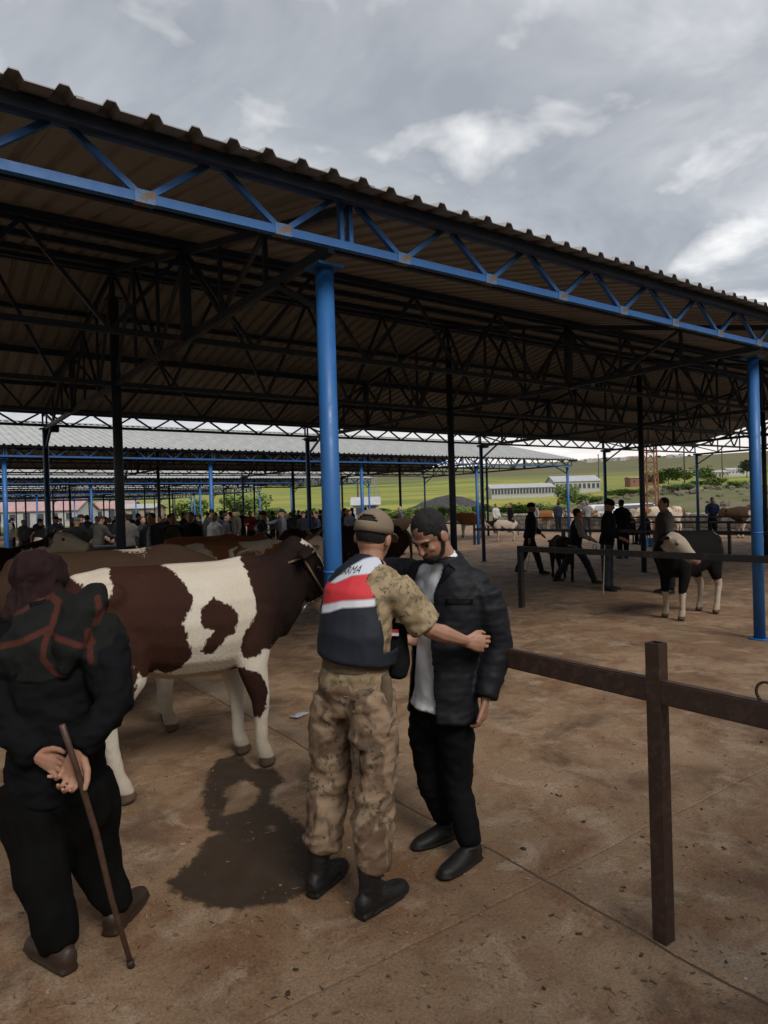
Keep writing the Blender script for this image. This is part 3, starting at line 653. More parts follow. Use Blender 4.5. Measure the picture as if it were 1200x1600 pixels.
# ------------------------------------------------------------------ people
def skin_mat(name, c):
    m = Mat(name, .55, spec=.35); n = m.noise(14, 5, .6); n2 = m.noise(60, 3)
    m.color(m.mix(m.ramp(n, [(.3, 0), (.7, 1)]), c, (c[0]*.82, c[1]*.66, c[2]*.6))); m.bump(n2, .1, .002)
    m.b.inputs['Subsurface Weight'].default_value = .08; m.b.inputs['Subsurface Radius'].default_value = (.012, .005, .003); return m.m
M['skin'] = skin_mat('skin', (.40, .235, .165)); M['skin2'] = skin_mat('skin_tanned', (.33, .185, .125))
M['hair'] = plain('dark_hair', (.006, .005, .0045), .9, .4, 60, 0, .6); M['shoe'] = plain('black_leather', (.006, .0055, .0055), .6, .3, 20, 0, .15)
M['brshoe'] = plain('brown_shoe', (.035, .02, .013), .55, .3, 14, 0, .2)
def V(*a): return Vector(a)
def hand(bm, w, D, P, S, curl=.5, k=1., thumb=.6, curls=None):
    """palm plus five fingers: w wrist, D towards the fingers, P palm normal, S towards the thumb"""
    D = D.normalized(); P = (P-D*P.dot(D)).normalized(); S = (S-D*S.dot(D)-P*S.dot(P)).normalized()
    tube(bm, [(w-D*.02*k, .026*k, .020*k), (w+D*.02*k, .032*k, .019*k), (w+D*.055*k, .041*k, .018*k), (w+D*.088*k, .040*k, .015*k)], S, 10)
    for i, (o, ln) in enumerate(((.0335, .074), (.0118, .082), (-.0105, .076), (-.0320, .060))):
        p = w+D*(.088-(.006 if i in (0, 3) else 0)-(.006 if i == 3 else 0))*k+S*o*k; d = D.copy(); c = curls[i] if curls else curl*(1+.12*i)
        pts = [(p-d*.012*k, .0092*k)]
        for j, f in enumerate((.45, .31, .24)):
            d = Matrix.Rotation(c*(.8 if j == 0 else 1.1), 3, D.cross(P)) @ d
            p = p+d*ln*f*k; pts.append((p, (.0086, .0080, .0068)[j]*k))
        tube(bm, pts, S, 8)
    p = w+D*.022*k+S*.026*k; d = (S*(.95-.5*thumb)+D*.8+P*thumb*.35).normalized(); pts = [(p-d*.01*k, .014*k)]
    for f in (.040, .032, .026):
        p = p+d*f*k; d = (d+(D*.45-S*.35+P*.25)*thumb).normalized(); pts.append((p, (.0125, .0105, .008)[len(pts)-1]*k))
    tube(bm, pts, P, 8)
def head_bm(bm, J, k=1.):
    c, F, U = J['hc'], J['hf'].normalized(), J['hu']; U = (U-F*U.dot(F)).normalized(); Rr = F.cross(U)
    rot = Matrix((Rr, F, U)).transposed()
    def b(f, u, r, rx, ry, rz, seg=14): ball(bm, c+(F*f+U*u+Rr*r)*k, rx*k, ry*k, rz*k, seg, rot)
    b(-.012, .028, 0, .0745, .094, .090, 20); b(.028, -.04, 0, .060, .066, .082, 18); b(.0, -.03, 0, .066, .075, .07, 16)
    b(.062, -.098, 0, .030, .026, .022); b(.03, -.085, .0, .047, .055, .032)
    b(.076, .018, 0, .052, .018, .015); b(.076, -.062, 0, .027, .018, .02); b(.086, -.056, 0, .022, .011, .007); b(.083, -.070, 0, .019, .011, .007)
    for s in (-1, 1): b(-.004, -.012, s*.076, .009, .024, .033); b(-.010, -.012, s*.083, .005, .020, .028); b(.062, -.03, s*.034, .022, .02, .018)
    tube(bm, [(c+(F*.086+U*.012)*k, .010*k), (c+(F*.103-U*.018)*k, .0125*k, .012*k), (c+(F*.108-U*.034)*k, .0165*k, .013*k)], Rr, 8)
    return c, F, U, Rr, rot
def arm_lat(J, s):
    d = (J['el'+s]-J['sh'+s]).normalized(); e = (J['wr'+s]-J['el'+s]).normalized(); c = d.cross(e)
    if c.length < .25: c = J['F'].cross(d)
    if c.length < .3: c = J['R']
    return c.normalized()
def body_bm(J, k=1., hands=True):
    bm = bmesh.new(); Rr = J['R']
    tube(bm, [(J['pelvis'], .125*k, .09*k), (J['waist'], .115*k, .085*k), (J['chest'], .135*k, .095*k), (J['neck']-(J['neck']-J['chest'])*.2, .10*k, .065*k)], Rr, 14)
    tube(bm, [(J['neck']-(J['neck']-J['chest'])*.25, .058*k), (J['neck'], .055*k), (J['neck'].lerp(J['hc'], .6)-J['hf']*.012, .052*k), (J['hc']-J['hf']*.02, .05*k)], Rr, 12)
    head_bm(bm, J, k)
    for s in 'RL':
        sh, el, wr = J['sh'+s], J['el'+s], J['wr'+s]
        tube(bm, [(J['chest'].lerp(sh, .4), .045*k), (sh.lerp(J['chest'], .2), .034*k)], J['F'], 10)
        tube(bm, [(sh.lerp(el, .12), .042*k), (sh.lerp(el, .4), .044*k), (el, .038*k), (el.lerp(wr, .3), .042*k), (el.lerp(wr, .75), .031*k), (wr, .026*k, .022*k)], arm_lat(J, s), 10)
        hd = J.get('hand'+s)
        if hands and hd: hand(bm, wr, *hd[:3], **hd[3])
        else:
            d = (wr-el).normalized(); tube(bm, [(wr, .026*k), (wr+d*.05*k, .036*k, .02*k), (wr+d*.11*k, .03*k, .02*k), (wr+d*.15*k, .018*k)], J['F'], 8)
        h, kn, an, tp = J['hip'+s], J['kn'+s], J['an'+s], J['toe'+s]
        tube(bm, [(h, .078*k), (h.lerp(kn, .5), .066*k), (kn, .052*k), (kn.lerp(an, .3), .052*k), (an, .036*k)], Rr, 10)
        tube(bm, [(an-tp*.03*k-V(0, 0, .035*k), .03*k), (an+tp*.06*k-V(0, 0, .045*k), .034*k, .026*k), (an+tp*.13*k-V(0, 0, .055*k), .03*k, .018*k)], V(0, 0, 1).cross(tp), 8)
    return bm
def trousers_bm(J, k=1., r=(.098, .082, .072, .064), rise=.03, drop=None, lift=.0):
    bm = bmesh.new(); Rr = J['R']; ax = (J['waist']-J['pelvis']).normalized()
    cr = (J['hipR']+J['hipL'])/2
    tube(bm, [(J['pelvis']+ax*(.10+rise), .142*k, .108*k), (J['pelvis']+ax*.05, .156*k, .122*k), (J['pelvis'], .166*k, .13*k), (cr-ax*.03, .15*k, .115*k)], Rr, 18, cap=.25)
    for s in 'RL':
        h, kn, an = J['hip'+s], J['kn'+s], J['an'+s]; e = an+(kn-an).normalized()*lift*k
        tube(bm, [(h.lerp(J['pelvis'], .3), r[0]*k*1.05, r[0]*k*1.1), (h.lerp(kn, .3), r[0]*.98*k), (h.lerp(kn, .65), r[1]*1.05*k), (kn, r[1]*k), (kn.lerp(an, .35), r[2]*1.06*k), (kn.lerp(an, .7), r[2]*k), (e, r[3]*k)], Rr, 14, cap=.15)
    if drop is not None: tube(bm, [(cr, .13*k, .1*k), (drop, .09*k, .085*k)], Rr, 12)
    return bm
def top_bm(J, k=1., g=0., hem=.10, sleeve=1., cuff=.0, collar=.0, sr=(.072, .062, .052, .046), flare=1.):
    """g widens the garment, hem is how far below the pelvis it hangs, sleeve 1 long, .5 short, 0 none"""
    bm = bmesh.new(); Rr = J['R']; ax = (J['waist']-J['pelvis']).normalized(); p = J['pelvis']
    tube(bm, [(p-ax*hem, (.165*flare+g)*k, (.13*flare+g)*k), (p, (.162+g)*k, (.13+g)*k), (J['waist'], (.150+g)*k, (.122+g)*k), (J['waist'].lerp(J['chest'], .6), (.168+g)*k, (.125+g)*k), (J['chest'], (.172+g)*k, (.120+g)*k), (J['chest'].lerp(J['neck'], .55), (.15+g)*k, (.095+g)*k), (J['neck']-(J['neck']-J['chest'])*.12, (.085+g)*k, (.07+g)*k)], Rr, 20, cap=.12)
    if collar: tube(bm, [(J['neck']-(J['neck']-J['chest'])*.2, (.085+g)*k, (.078+g)*k), (J['neck']+(J['hc']-J['neck'])*.25, (.062+g*.7)*k, (.062+g*.7)*k)], Rr, 14, cap=.05)
    if sleeve:
        for s in 'RL':
            sh, el, wr = J['sh'+s], J['el'+s], J['wr'+s]
            tube(bm, [(J['chest'].lerp(sh, .35), (sr[0]+g*.7)*k*1.15), (sh.lerp(J['chest'], .12), (sr[0]+g*.5)*k*.93)], J['F'], 14)
            tube(bm, [(J['neck'].lerp(J['chest'], .25), (.055+g*.5)*k), (sh.lerp(J['neck'], .1)+V(0, 0, .01), (.05+g*.5)*k)], J['F'], 12)
            pts = [(sh.lerp(el, .04), (sr[0]+g*.7)*k*.97), (sh.lerp(el, .22), (sr[0]+g*.7)*k), (sh.lerp(el, .5), (sr[0]*.93+g*.7)*k)]
            if sleeve < .9: pts.append((sh.lerp(el, .92), (sr[0]*.98+g*.7)*k))
            else: pts += [(el, (sr[1]+g*.6)*k), (el.lerp(wr, .5), (sr[2]+g*.5)*k), (el.lerp(wr, .97-cuff), (sr[3]+g*.4)*k)]
            tube(bm, pts, arm_lat(J, s), 14, cap=.12)
    return bm
def shoe_bm(an, tp, k=1., hi=.0, z0=None):
    """one shoe with a sole; an = ankle joint, tp = toe direction"""
    bm = bmesh.new(); lat = V(0, 0, 1).cross(tp); g = V(an.x, an.y, 0) if z0 is None else V(an.x, an.y, z0)
    tube(bm, [(g-tp*.055*k+V(0, 0, .045*k), .030*k, .042*k), (g-tp*.02*k+V(0, 0, .048*k), .037*k, .048*k), (g+tp*.05*k+V(0, 0, .044*k), .041*k, .044*k), (g+tp*.11*k+V(0, 0, .034*k), .046*k, .034*k), (g+tp*.165*k+V(0, 0, .028*k), .042*k, .028*k), (g+tp*.195*k+V(0, 0, .024*k), .028*k, .022*k)], lat, 14, cap=.5)
    tube(bm, [(g+V(0, 0, .05*k), .040*k, .046*k), (g+V(0, 0, (.09+hi)*k), .046*k, .05*k)], lat, 12, cap=.1)
    tube(bm, [(g-tp*.062*k+V(0, 0, .012*k), .034*k, .012*k), (g+tp*.05*k+V(0, 0, .012*k), .045*k, .012*k), (g+tp*.12*k+V(0, 0, .012*k), .051*k, .012*k), (g+tp*.185*k+V(0, 0, .013*k), .042*k, .012*k), (g+tp*.21*k+V(0, 0, .014*k), .025*k, .01*k)], lat, 12, cap=.4)
    return bm
def hair_bm(J, k=1., back=-.022, up=.040, r=(.081, .090, .084), nape=True):
    bm = bmesh.new(); c, F, U = J['hc'], J['hf'].normalized(), J['hu']; U = (U-F*U.dot(F)).normalized(); Rr = F.cross(U); rot = Matrix((Rr, F, U)).transposed()
    ball(bm, c+(F*back+U*up)*k, r[0]*k, r[1]*k, r[2]*k, 22, rot)
    if nape: ball(bm, c+(F*-.045-U*.015)*k, .066*k, .055*k, .066*k, 16, rot)
    for s in (-1, 1): ball(bm, c+(F*.008+U*.005+Rr*s*.068)*k, .012*k, .016*k, .034*k, 8, rot)
    return bm
def cap_bm(J, k=1., brim=.09):
    bm = bmesh.new(); c, F, U = J['hc'], J['hf'].normalized(), J['hu']; U = (U-F*U.dot(F)).normalized(); Rr = F.cross(U); rot = Matrix((Rr, F, U)).transposed()
    ball(bm, c+(F*-.010+U*.050)*k, .087*k, .104*k, .082*k, 22, rot)
    tube(bm, [(c+(F*.08+U*.035)*k, .068*k, .006*k), (c+(F*(.09+brim*.5)+U*.03)*k, .064*k, .006*k), (c+(F*(.09+brim)+U*.018)*k, .045*k, .005*k)], Rr, 12)
    return bm
def finish(me, mats): me.materials.append(mats); return me
def pose(h=1.75, stride=0., arms=(.1, .1), fold=(.2, .2), lean=0., tilt=0., turn=0., spread=.09, sit=False):
    """joints of an upright figure facing +y, feet on z=0"""
    k = h/1.75; J = {'R': V(1, 0, 0), 'F': V(0, 1, 0)}
    J['pelvis'] = V(0, 0, .95-abs(stride)*.05)*k; ln = math.sin(lean)
    J['waist'] = J['pelvis']+V(0, .02+ln*.14, .14)*k; J['chest'] = J['pelvis']+V(0, .02+ln*.38, .38)*k; J['neck'] = J['pelvis']+V(0, ln*.55+.01, .54-abs(ln)*.08)*k
    J['hf'] = Matrix.Rotation(turn, 3, 'Z') @ V(0, math.cos(tilt), math.sin(tilt)); J['hu'] = Matrix.Rotation(turn, 3, 'Z') @ V(0, -math.sin(tilt), math.cos(tilt))
    J['hc'] = J['neck']+V(0, .025, .135)*k
    for s, q in (('R', 1), ('L', -1)):
        st = stride*q
        J['hip'+s] = J['pelvis']+V(q*.09, 0, -.06)*k
        J['kn'+s] = J['hip'+s]+V(q*.01, math.sin(st)*.42+abs(st)*.04, -math.cos(st)*.43)*k
        J['an'+s] = V(J['hip'+s].x+q*(spread-.09), J['kn'+s].y+math.sin(st*.9-.04 if st >= 0 else st*1.25)*.43*k, .075*k+(max(0, -st)*.10*k))
        if stride == 0: J['an'+s] = V(q*(spread+.01)*k, J['hip'+s].y, .075*k)
        J['toe'+s] = V(q*.2, 1, 0).normalized()
        a = arms[0 if s == 'R' else 1]; f = fold[0 if s == 'R' else 1]
        J['sh'+s] = J['chest']+V(q*.175, 0, .085)*k
        J['el'+s] = J['sh'+s]+V(q*.05, math.sin(a)*.28, -math.cos(a)*.28)*k
        J['wr'+s] = J['el'+s]+V(-q*.02*(1+f), math.sin(a+f)*.25, -math.cos(a+f)*.25)*k
    if sit:
        d = V(0, 0, -.46*k)
        for n in ('pelvis', 'waist', 'chest', 'neck', 'hc', 'hipR', 'hipL', 'shR', 'shL', 'elR', 'elL', 'wrR', 'wrL'): J[n] = J[n]+d
        for s, q in (('R', 1), ('L', -1)):
            J['kn'+s] = J['hip'+s]+V(q*.08, .40, .03)*k; J['an'+s] = V(J['kn'+s].x, J['kn'+s].y+.02, .075*k); J['wr'+s] = J['kn'+s]+V(0, -.05, .07)*k; J['el'+s] = J['sh'+s].lerp(J['wr'+s], .5)+V(q*.07, -.08, -.03)*k
    return J
FM = {}
def fab(c):
    key = tuple(round(x, 3) for x in c)
    if key not in FM: FM[key] = fabric('cloth', key, sc=5)
    return FM[key]
PROTO = {}
def proto(key, J, k, cap, short=False, hem=.08, vx=.03):
    if key in PROTO: return PROTO[key]
    P = {'body': remesh(body_bm(J, k, False), vx*.8, 2, 'body'), 'trousers': wrinkle(remesh(trousers_bm(J, k), vx, 2, 'trousers'), .007, (5, 5, 12), 3),
         'jacket': wrinkle(remesh(top_bm(J, k, .008, hem, .5 if short else 1., collar=1), vx, 2, 'jacket'), .008, (6, 6, 11), 5),
         'hair': remesh(cap_bm(J, k) if cap else hair_bm(J, k), vx*.6, 1, 'hair')}
    for s in 'RL': P['shoe'+s] = mesh_of(shoe_bm(J['an'+s], J['toe'+s], k, z0=max(0, J['an'+s].z-.075*k)), 'shoe', True)
    PROTO[key] = P; return P
def put(me, name, root, mat):
    if not me.materials: me.materials.append(mat)
    o = bpy.data.objects.new(name, me); COL.objects.link(o); o.parent = root
    if me.materials[0] is not mat: o.material_slots[0].link = 'OBJECT'; o.material_slots[0].material = mat
    return o
def person(P, loc, rz, label, jc, tc, hc=None, cap=False, group=None, skin='skin2', scale=1., shoe='shoe'):
    root = empty('person', V(loc[0], loc[1], 0), rz); root.scale = (scale,)*3; tag(root, label, 'person', group)
    put(P['body'], 'body', root, M[skin]); put(P['trousers'], 'trousers', root, fab(tc)); put(P['jacket'], 'jacket', root, fab(jc))
    put(P['hair'], 'cap' if cap else 'hair', root, M['hair'] if hc is None else fab(hc))
    for s in 'RL': put(P['shoe'+s], 'shoe', root, M[shoe])
    return root
CAMZ = -(PI/2-YAW)       # turns "to the right of the picture" headings into world angles
def facing(deg): return math.radians(deg)-PI/2+CAMZ    # deg: 0 = facing right, 90 = away, 180 = left, 270 = to the camera
def onfloor(x, d): p = at(x, 800, d); return (p.x, p.y)
# ------------------------------------------------------------------ the soldier searching the man
def camo(name, pal, sc=7.):
    m = Mat(name, .85, spec=.2); a = m.noise(sc, 3, .55, .9, stretch=(1, 1, .7)); b = m.noise(sc*1.5, 3, .6, 1.2, stretch=(1, 1, .8), off=(3, 1, 2)); c = m.noise(sc*5.5, 4, .7, .5, off=(1, 7, 3)); big = m.noise(3, 3)
    col = m.mix(m.ramp(big, [(.3, 0), (.7, 1)]), pal[0], pal[1])
    col = m.mix(m.ramp(a, [(.49, 0), (.56, .85)]), col, pal[2]); col = m.mix(m.ramp(b, [(.55, 0), (.60, .85)]), col, pal[3])
    col = m.mix(m.math('MULTIPLY', m.ramp(c, [(.56, 0), (.60, 1)]), m.ramp(b, [(.46, 0), (.52, .85)])), col, pal[4])
    f = m.noise(220, 2); m.color(m.mix(m.math('MULTIPLY', f, .3), col, tuple(x*.5 for x in pal[0]))); m.bump(m.math('ADD', m.noise(24, 5, .6), m.math('MULTIPLY', f, .3)), .3, .008); return m.m
M['camo'] = camo('desert_camouflage_cloth', ((.315, .225, .15), (.235, .16, .105), (.12, .074, .048), (.085, .07, .046), (.035, .027, .021)))
M['camos'] = camo('desert_camouflage_shirt', ((.36, .28, .175), (.30, .225, .135), (.23, .165, .095), (.15, .125, .08), (.04, .034, .026)), 12)
M['khaki'] = fabric('khaki_cap_cloth', (.23, .175, .125), sc=8, var=.2)
s_ = C(.80, -.60).normalized(); f_ = C(.60, .80).normalized()
J = {'R': s_, 'F': f_, 'pelvis': at(553, 1068, 2.98), 'waist': at(557, 1022, 2.98), 'chest': at(562, 930, 3.01), 'neck': at(580, 872, 3.05), 'hc': at(584, 838, 3.07),
     'hf': (C(.40, .90)+V(0, 0, -.22)).normalized(), 'hu': C(.18, .12, 1).normalized(), 'hipR': at(583, 1098, 2.93), 'hipL': at(523, 1098, 3.05), 'knR': at(586, 1222, 2.91), 'knL': at(517, 1212, 3.06),
     'anR': C(-.105, 2.85, .10), 'anL': C(-.335, 3.02, .10), 'toeR': C(.62, .72).normalized(), 'toeL': C(.42, .90).normalized(),
     'shR': at(612, 914, 2.95), 'shL': at(530, 922, 3.17), 'elR': at(672, 984, 2.96), 'wrR': at(728, 1002, 3.12), 'elL': at(560, 990, 3.42), 'wrL': at(640, 1000, 3.40)}
J['handR'] = (C(1, .35, -.25), C(-.2, 1, 0), V(0, 0, 1), dict(curl=.42, thumb=.9)); J['handL'] = (C(1, .1), C(.2, -1, 0), V(0, 0, 1), dict(curl=.5))
soldier = empty('person', V(*((J['anR']+J['anL'])/2).xy, 0)); tag(soldier, 'soldier in desert camouflage and navy vest patting down a man', 'person')
def add(name, me, mat, root=soldier, parent=None):
    """world-space mesh stored relative to its thing"""
    c = coords(me); setco(me, c-np.array(root.location)); o = obj(name, me, mat, root if parent is None else parent); return o
add('body', remesh(body_bm(J), .0041, 2, 'body'), M['skin'])
add('trousers', wrinkle(wrinkle(remesh(trousers_bm(J, 1., (.112, .094, .086, .076), lift=.085), .010, 3, 'trousers'), .014, (4.5, 4.5, 10), 2), .007, (12, 12, 22), 9), M['camo'])
me = remesh(top_bm(J, 1., .0, .03, .5, sr=(.082, .062, .05, .04)), .009, 3, 'shirt'); add('shirt', wrinkle(wrinkle(me, .008, (7, 7, 12), 6), .003, (16, 16, 28), 8), M['camos'])
# vest
bm = bmesh.new(); ax = (J['waist']-J['pelvis']).normalized(); ch, nk, wa = J['chest'], J['neck'], J['waist']
tube(bm, [(wa-ax*.015, .192, .158), (wa+ax*.08, .190, .156), (ch-ax*.06, .186, .150), (ch, .175, .146), (ch.lerp(nk, .45), .148, .125), (ch.lerp(nk, .8), .100, .09), (ch.lerp(nk, .98), .072, .075)], s_, 24, cap=.1)
me = remesh(bm, .009, 3, 'vest'); c = coords(me)
sl = lambda px, py: ((at(px, py, 2.87)-ch).dot(s_), at(px, py, 2.87).z)
q = np.stack([(c-np.array(ch))@np.array(s_), c[:, 2]], 1); fr = (c-np.array(ch))@np.array(f_)
for nme, pol in (('light', [(470, 925), (505, 903), (540, 878), (570, 868), (604, 862), (600, 880), (583, 898), (540, 902), (503, 916)]), ('red', [(470, 916), (503, 914), (540, 902), (590, 895), (586, 935), (535, 939), (502, 946), (470, 952)]), ('white', [(470, 952), (502, 946), (535, 939), (590, 935), (590, 946), (535, 950), (502, 959), (470, 965)])):
    attr(me, nme, sdf_poly(q, [sl(*p) for p in pol]) + np.where(fr > .04, 1, 0))
m = Mat('navy_vest_cloth', .7, spec=.3); n = m.noise(5, 4); col = m.mix(n, (.008, .010, .017), (.016, .019, .030))
for nme, cc in (('light', (.50, .53, .60)), ('red', (.52, .035, .045)), ('white', (.66, .67, .72))):
    col = m.mix(m.ramp(m.math('ADD', m.math('MULTIPLY', m.attr(nme), 60), .5), [(.2, 1), (.8, 0)]), col, cc)
m.color(col); m.bump(m.noise(30, 5), .25, .006)
bm = bmesh.new(); bm.from_mesh(me)      # open right side between back and front panel
dead = [v for v in bm.verts if (v.co-ch).dot(s_)-(wa-ch).dot(s_)*(0) > .105 and -.075 < (v.co-ch).dot(f_) < .10 and v.co.z > wa.z+.04]
bmesh.ops.delete(bm, geom=dead, context='VERTS'); bmesh.ops.solidify(bm, geom=bm.faces[:], thickness=.008); bm.to_mesh(me); bm.free(); me.polygons.foreach_set('use_smooth', [True]*len(me.polygons))
me2 = wrinkle(me, .005, (6, 6, 9), 12); vest = add('vest', me2, m.m)
# lettering sewn on the back of the vest
cu = bpy.data.curves.new('t', 'FONT'); cu.body = 'JANDARMA'; cu.size = .047; cu.align_x = 'CENTER'; cu.align_y = 'CENTER'; cu.extrude = 0; cu.resolution_u = 3
to = bpy.data.objects.new('t', cu); COL.objects.link(to); dg = bpy.context.evaluated_depsgraph_get(); tm = bpy.data.meshes.new_from_object(to.evaluated_get(dg)); bpy.data.objects.remove(to)
bm = bmesh.new(); bm.from_mesh(tm); bmesh.ops.triangulate(bm, faces=bm.faces[:]); bmesh.ops.subdivide_edges(bm, edges=[e for e in bm.edges if e.calc_length() > .012], cuts=2); 
tree = BVHTree.FromPolygons([Vector(v.co)+soldier.location for v in vest.data.vertices], [p.vertices[:] for p in vest.data.polygons])
tcn = ch+s_*.02; ctr = at(530, 894, 2.9)
for v in bm.verts:
    x, y = v.co.x*.64, v.co.y*1.15
    p = ch+s_*(x-.010)-f_*.6; p.z = ctr.z+y*.8+x*.14-abs(x)*abs(x)*.5
    h = tree.ray_cast(p, f_)
    v.co = (h[0]-f_*.0035) if h[0] and (h[0]-ch).dot(f_) < -.02 else p+V(0, 0, 50)
dead = [v for v in bm.verts if (v.co-ch).length > .6]; bmesh.ops.delete(bm, geom=dead, context='VERTS')
add('lettering', mesh_of(bm, 'lettering'), plain('black_print', (.015, .016, .02)), parent=vest)
# front pouch of the vest, seen past his right side, with a small red and white tab
bm = bmesh.new(); pc = at(617, 1018, 3.03)
tube(bm, [(pc+V(0, 0, .115)+f_*.0, .05, .045), (pc+V(0, 0, .05), .062, .058), (pc-V(0, 0, .05)+f_*.01, .064, .06), (pc-V(0, 0, .105), .05, .05)], s_, 14, cap=.3)
pouch = add('pouch', wrinkle(remesh(bm, .009, 2, 'pouch'), .006, (9, 9, 9), 4), fabric('black_nylon', (.013, .014, .017), sc=6))
tabc = at(612, 985, 2.955); rt = C(1, .05).normalized()
for nme, o, cc in (('red_tab', .0, (.5, .04, .05)), ('white_tab', -.014, (.6, .6, .62))):
    bm = bmesh.new(); bar(bm, tabc-rt*.028+V(0, 0, o), tabc+rt*.03+V(0, 0, o-.004), .012, .013); add(nme, mesh_of(bm, nme), plain(nme, cc, .8), parent=pouch)
# belt and trouser pockets
bm = bmesh.new(); pts = []
for k in range(33):
    a = k*2*PI/32; pts.append(J['pelvis']+ax*.095+s_*(.158*math.cos(a))+f_*(.124*math.sin(a)))
for p, q2 in zip(pts, pts[1:]): bar(bm, p, q2, .008, .04, ax)
add('belt', mesh_of(bm, 'belt'), fabric('belt_webbing', (.17, .125, .08), sc=20))
tb = BVHTree.FromPolygons([Vector(v.co)+soldier.location for v in soldier.children[1].data.vertices], [p.vertices[:] for p in soldier.children[1].data.polygons])
def patch(name, poly, d, mat, thick=.006, root=soldier, tree=tb, n=9, parent=None, gap=.004):
    """cloth patch laid on the garment: photo-traced outline (4 corners) dropped on the surface"""
    P = [at(x, y, d) for x, y in poly]; bm = bmesh.new(); g = []; o = V(0, 0, CAM_H)
    for i in range(n+1):
        row = []
        for j in range(n+1):
            a, b = i/n, j/n; p = (P[0]*(1-b)+P[1]*b)*(1-a)+(P[3]*(1-b)+P[2]*b)*a
            h = tree.ray_cast(o, (p-o).normalized()); row.append(bm.verts.new((h[0]+h[1]*gap*(1 if h[1].dot(p-o) < 0 else -1)) if h[0] else p))
        g.append(row)
    for i in range(n):
        for j in range(n): bm.faces.new((g[i][j], g[i+1][j], g[i+1][j+1], g[i][j+1]))
    bmesh.ops.solidify(bm, geom=bm.faces[:], thickness=thick); me = mesh_of(bm, name, True); return add(name, me, mat, root, parent)
patch('pocket_flap', [(526, 1092), (576, 1096), (572, 1118), (530, 1110)], 2.8, M['camo'], .007)
patch('pocket_flap', [(560, 1172), (604, 1168), (605, 1186), (562, 1196)], 2.8, M['camo'], .007)
patch('cargo_pocket', [(562, 1190), (604, 1184), (604, 1232), (564, 1238)], 2.8, M['camo'], .010, gap=.003)
patch('knee_patch', [(492, 1270), (520, 1266), (516, 1300), (490, 1300)], 2.95, M['camo'], .005)
# holster on the right hip
bm = bmesh.new(); hp = at(603, 1085, 2.88); tube(bm, [(hp+V(0, 0, .07), .022, .03), (hp, .026, .034), (hp-V(0, 0, .08), .02, .026)], f_, 10); add('holster', remesh(bm, .008, 2, 'holster'), fabric('tan_webbing', (.16, .12, .08), sc=9))
for s in 'RL':
    an, tp = J['an'+s], J['toe'+s]
    b = add('boot', wrinkle(remesh(shoe_bm(an, tp, 1.1, .11), .007, 3, 'boot'), .003, (20, 20, 30), 2), M['shoe'])
    bm = bmesh.new(); lat = V(0, 0, 1).cross(tp)
    for i in range(4):
        p = V(an.x, an.y, .085+i*.028)+tp*(.068-i*.006); pipe(bm, p-lat*.03, p+lat*.03, .004, 6)
    add('lace', mesh_of(bm, 'lace'), M['black'], parent=b)
me = remesh(hair_bm(J, 1., -.014, .026, (.079, .097, .092), False), .006, 3, 'hair'); bm = bmesh.new(); bm.from_mesh(me)
hu_ = J['hu'].normalized(); bmesh.ops.delete(bm, geom=[v for v in bm.verts if (v.co-J['hc']).dot(hu_) < -.036 or (v.co-J['hc']).dot(J['hf']) > .055], context='VERTS'); add('hair', mesh_of(bm, 'hair', True), M['hair'])
# field cap with half-moon opening and strap at the back
c0, F0 = J['hc'], J['hf'].normalized(); U0 = (J['hu']-F0*J['hu'].dot(F0)).normalized(); R0 = F0.cross(U0)
bm = bmesh.new(); n, rows = 48, 16; vv = []
for i in range(rows+1):
    t = i/rows*1.62; row = []
    for k in range(n):
        a = k*2*PI/n; r = math.sin(min(t, PI/2))*(1+.0*math.cos(a)); z = .088*math.cos(min(t, PI/2))-(max(0, t-PI/2))*.45
        row.append(bm.verts.new(c0+F0*(-.012+.103*r*math.sin(a))+R0*(.086*r*math.cos(a))+U0*(.036+z+.006*math.sin(a)*(t > 1.2))))
    vv.append(row)
for i in range(rows):
    for k in range(n):
        a = (k+.5)*2*PI/n; back = -math.sin(a); da = abs(math.atan2(math.cos(a), -math.sin(a))); t = (i+.5)/rows*1.62
        if da < .62 and .98+.25*(da/.62)**2 < t < 1.36: continue         # the opening
        bm.faces.new((vv[i][k], vv[i][(k+1) % n], vv[i+1][(k+1) % n], vv[i+1][k]))
bmesh.ops.remove_doubles(bm, verts=bm.verts[:], dist=.0008); bmesh.ops.recalc_face_normals(bm, faces=bm.faces[:]); bmesh.ops.solidify(bm, geom=bm.faces[:], thickness=.004)
capo = add('cap', mesh_of(bm, 'cap', True), M['khaki'])
bm = bmesh.new(); tube(bm, [(c0+F0*.082+U0*.032, .07, .005), (c0+F0*.125+U0*.024, .066, .005), (c0+F0*.165+U0*.004, .045, .004)], R0, 14); add('brim', mesh_of(bm, 'brim', True), M['khaki'], parent=capo)

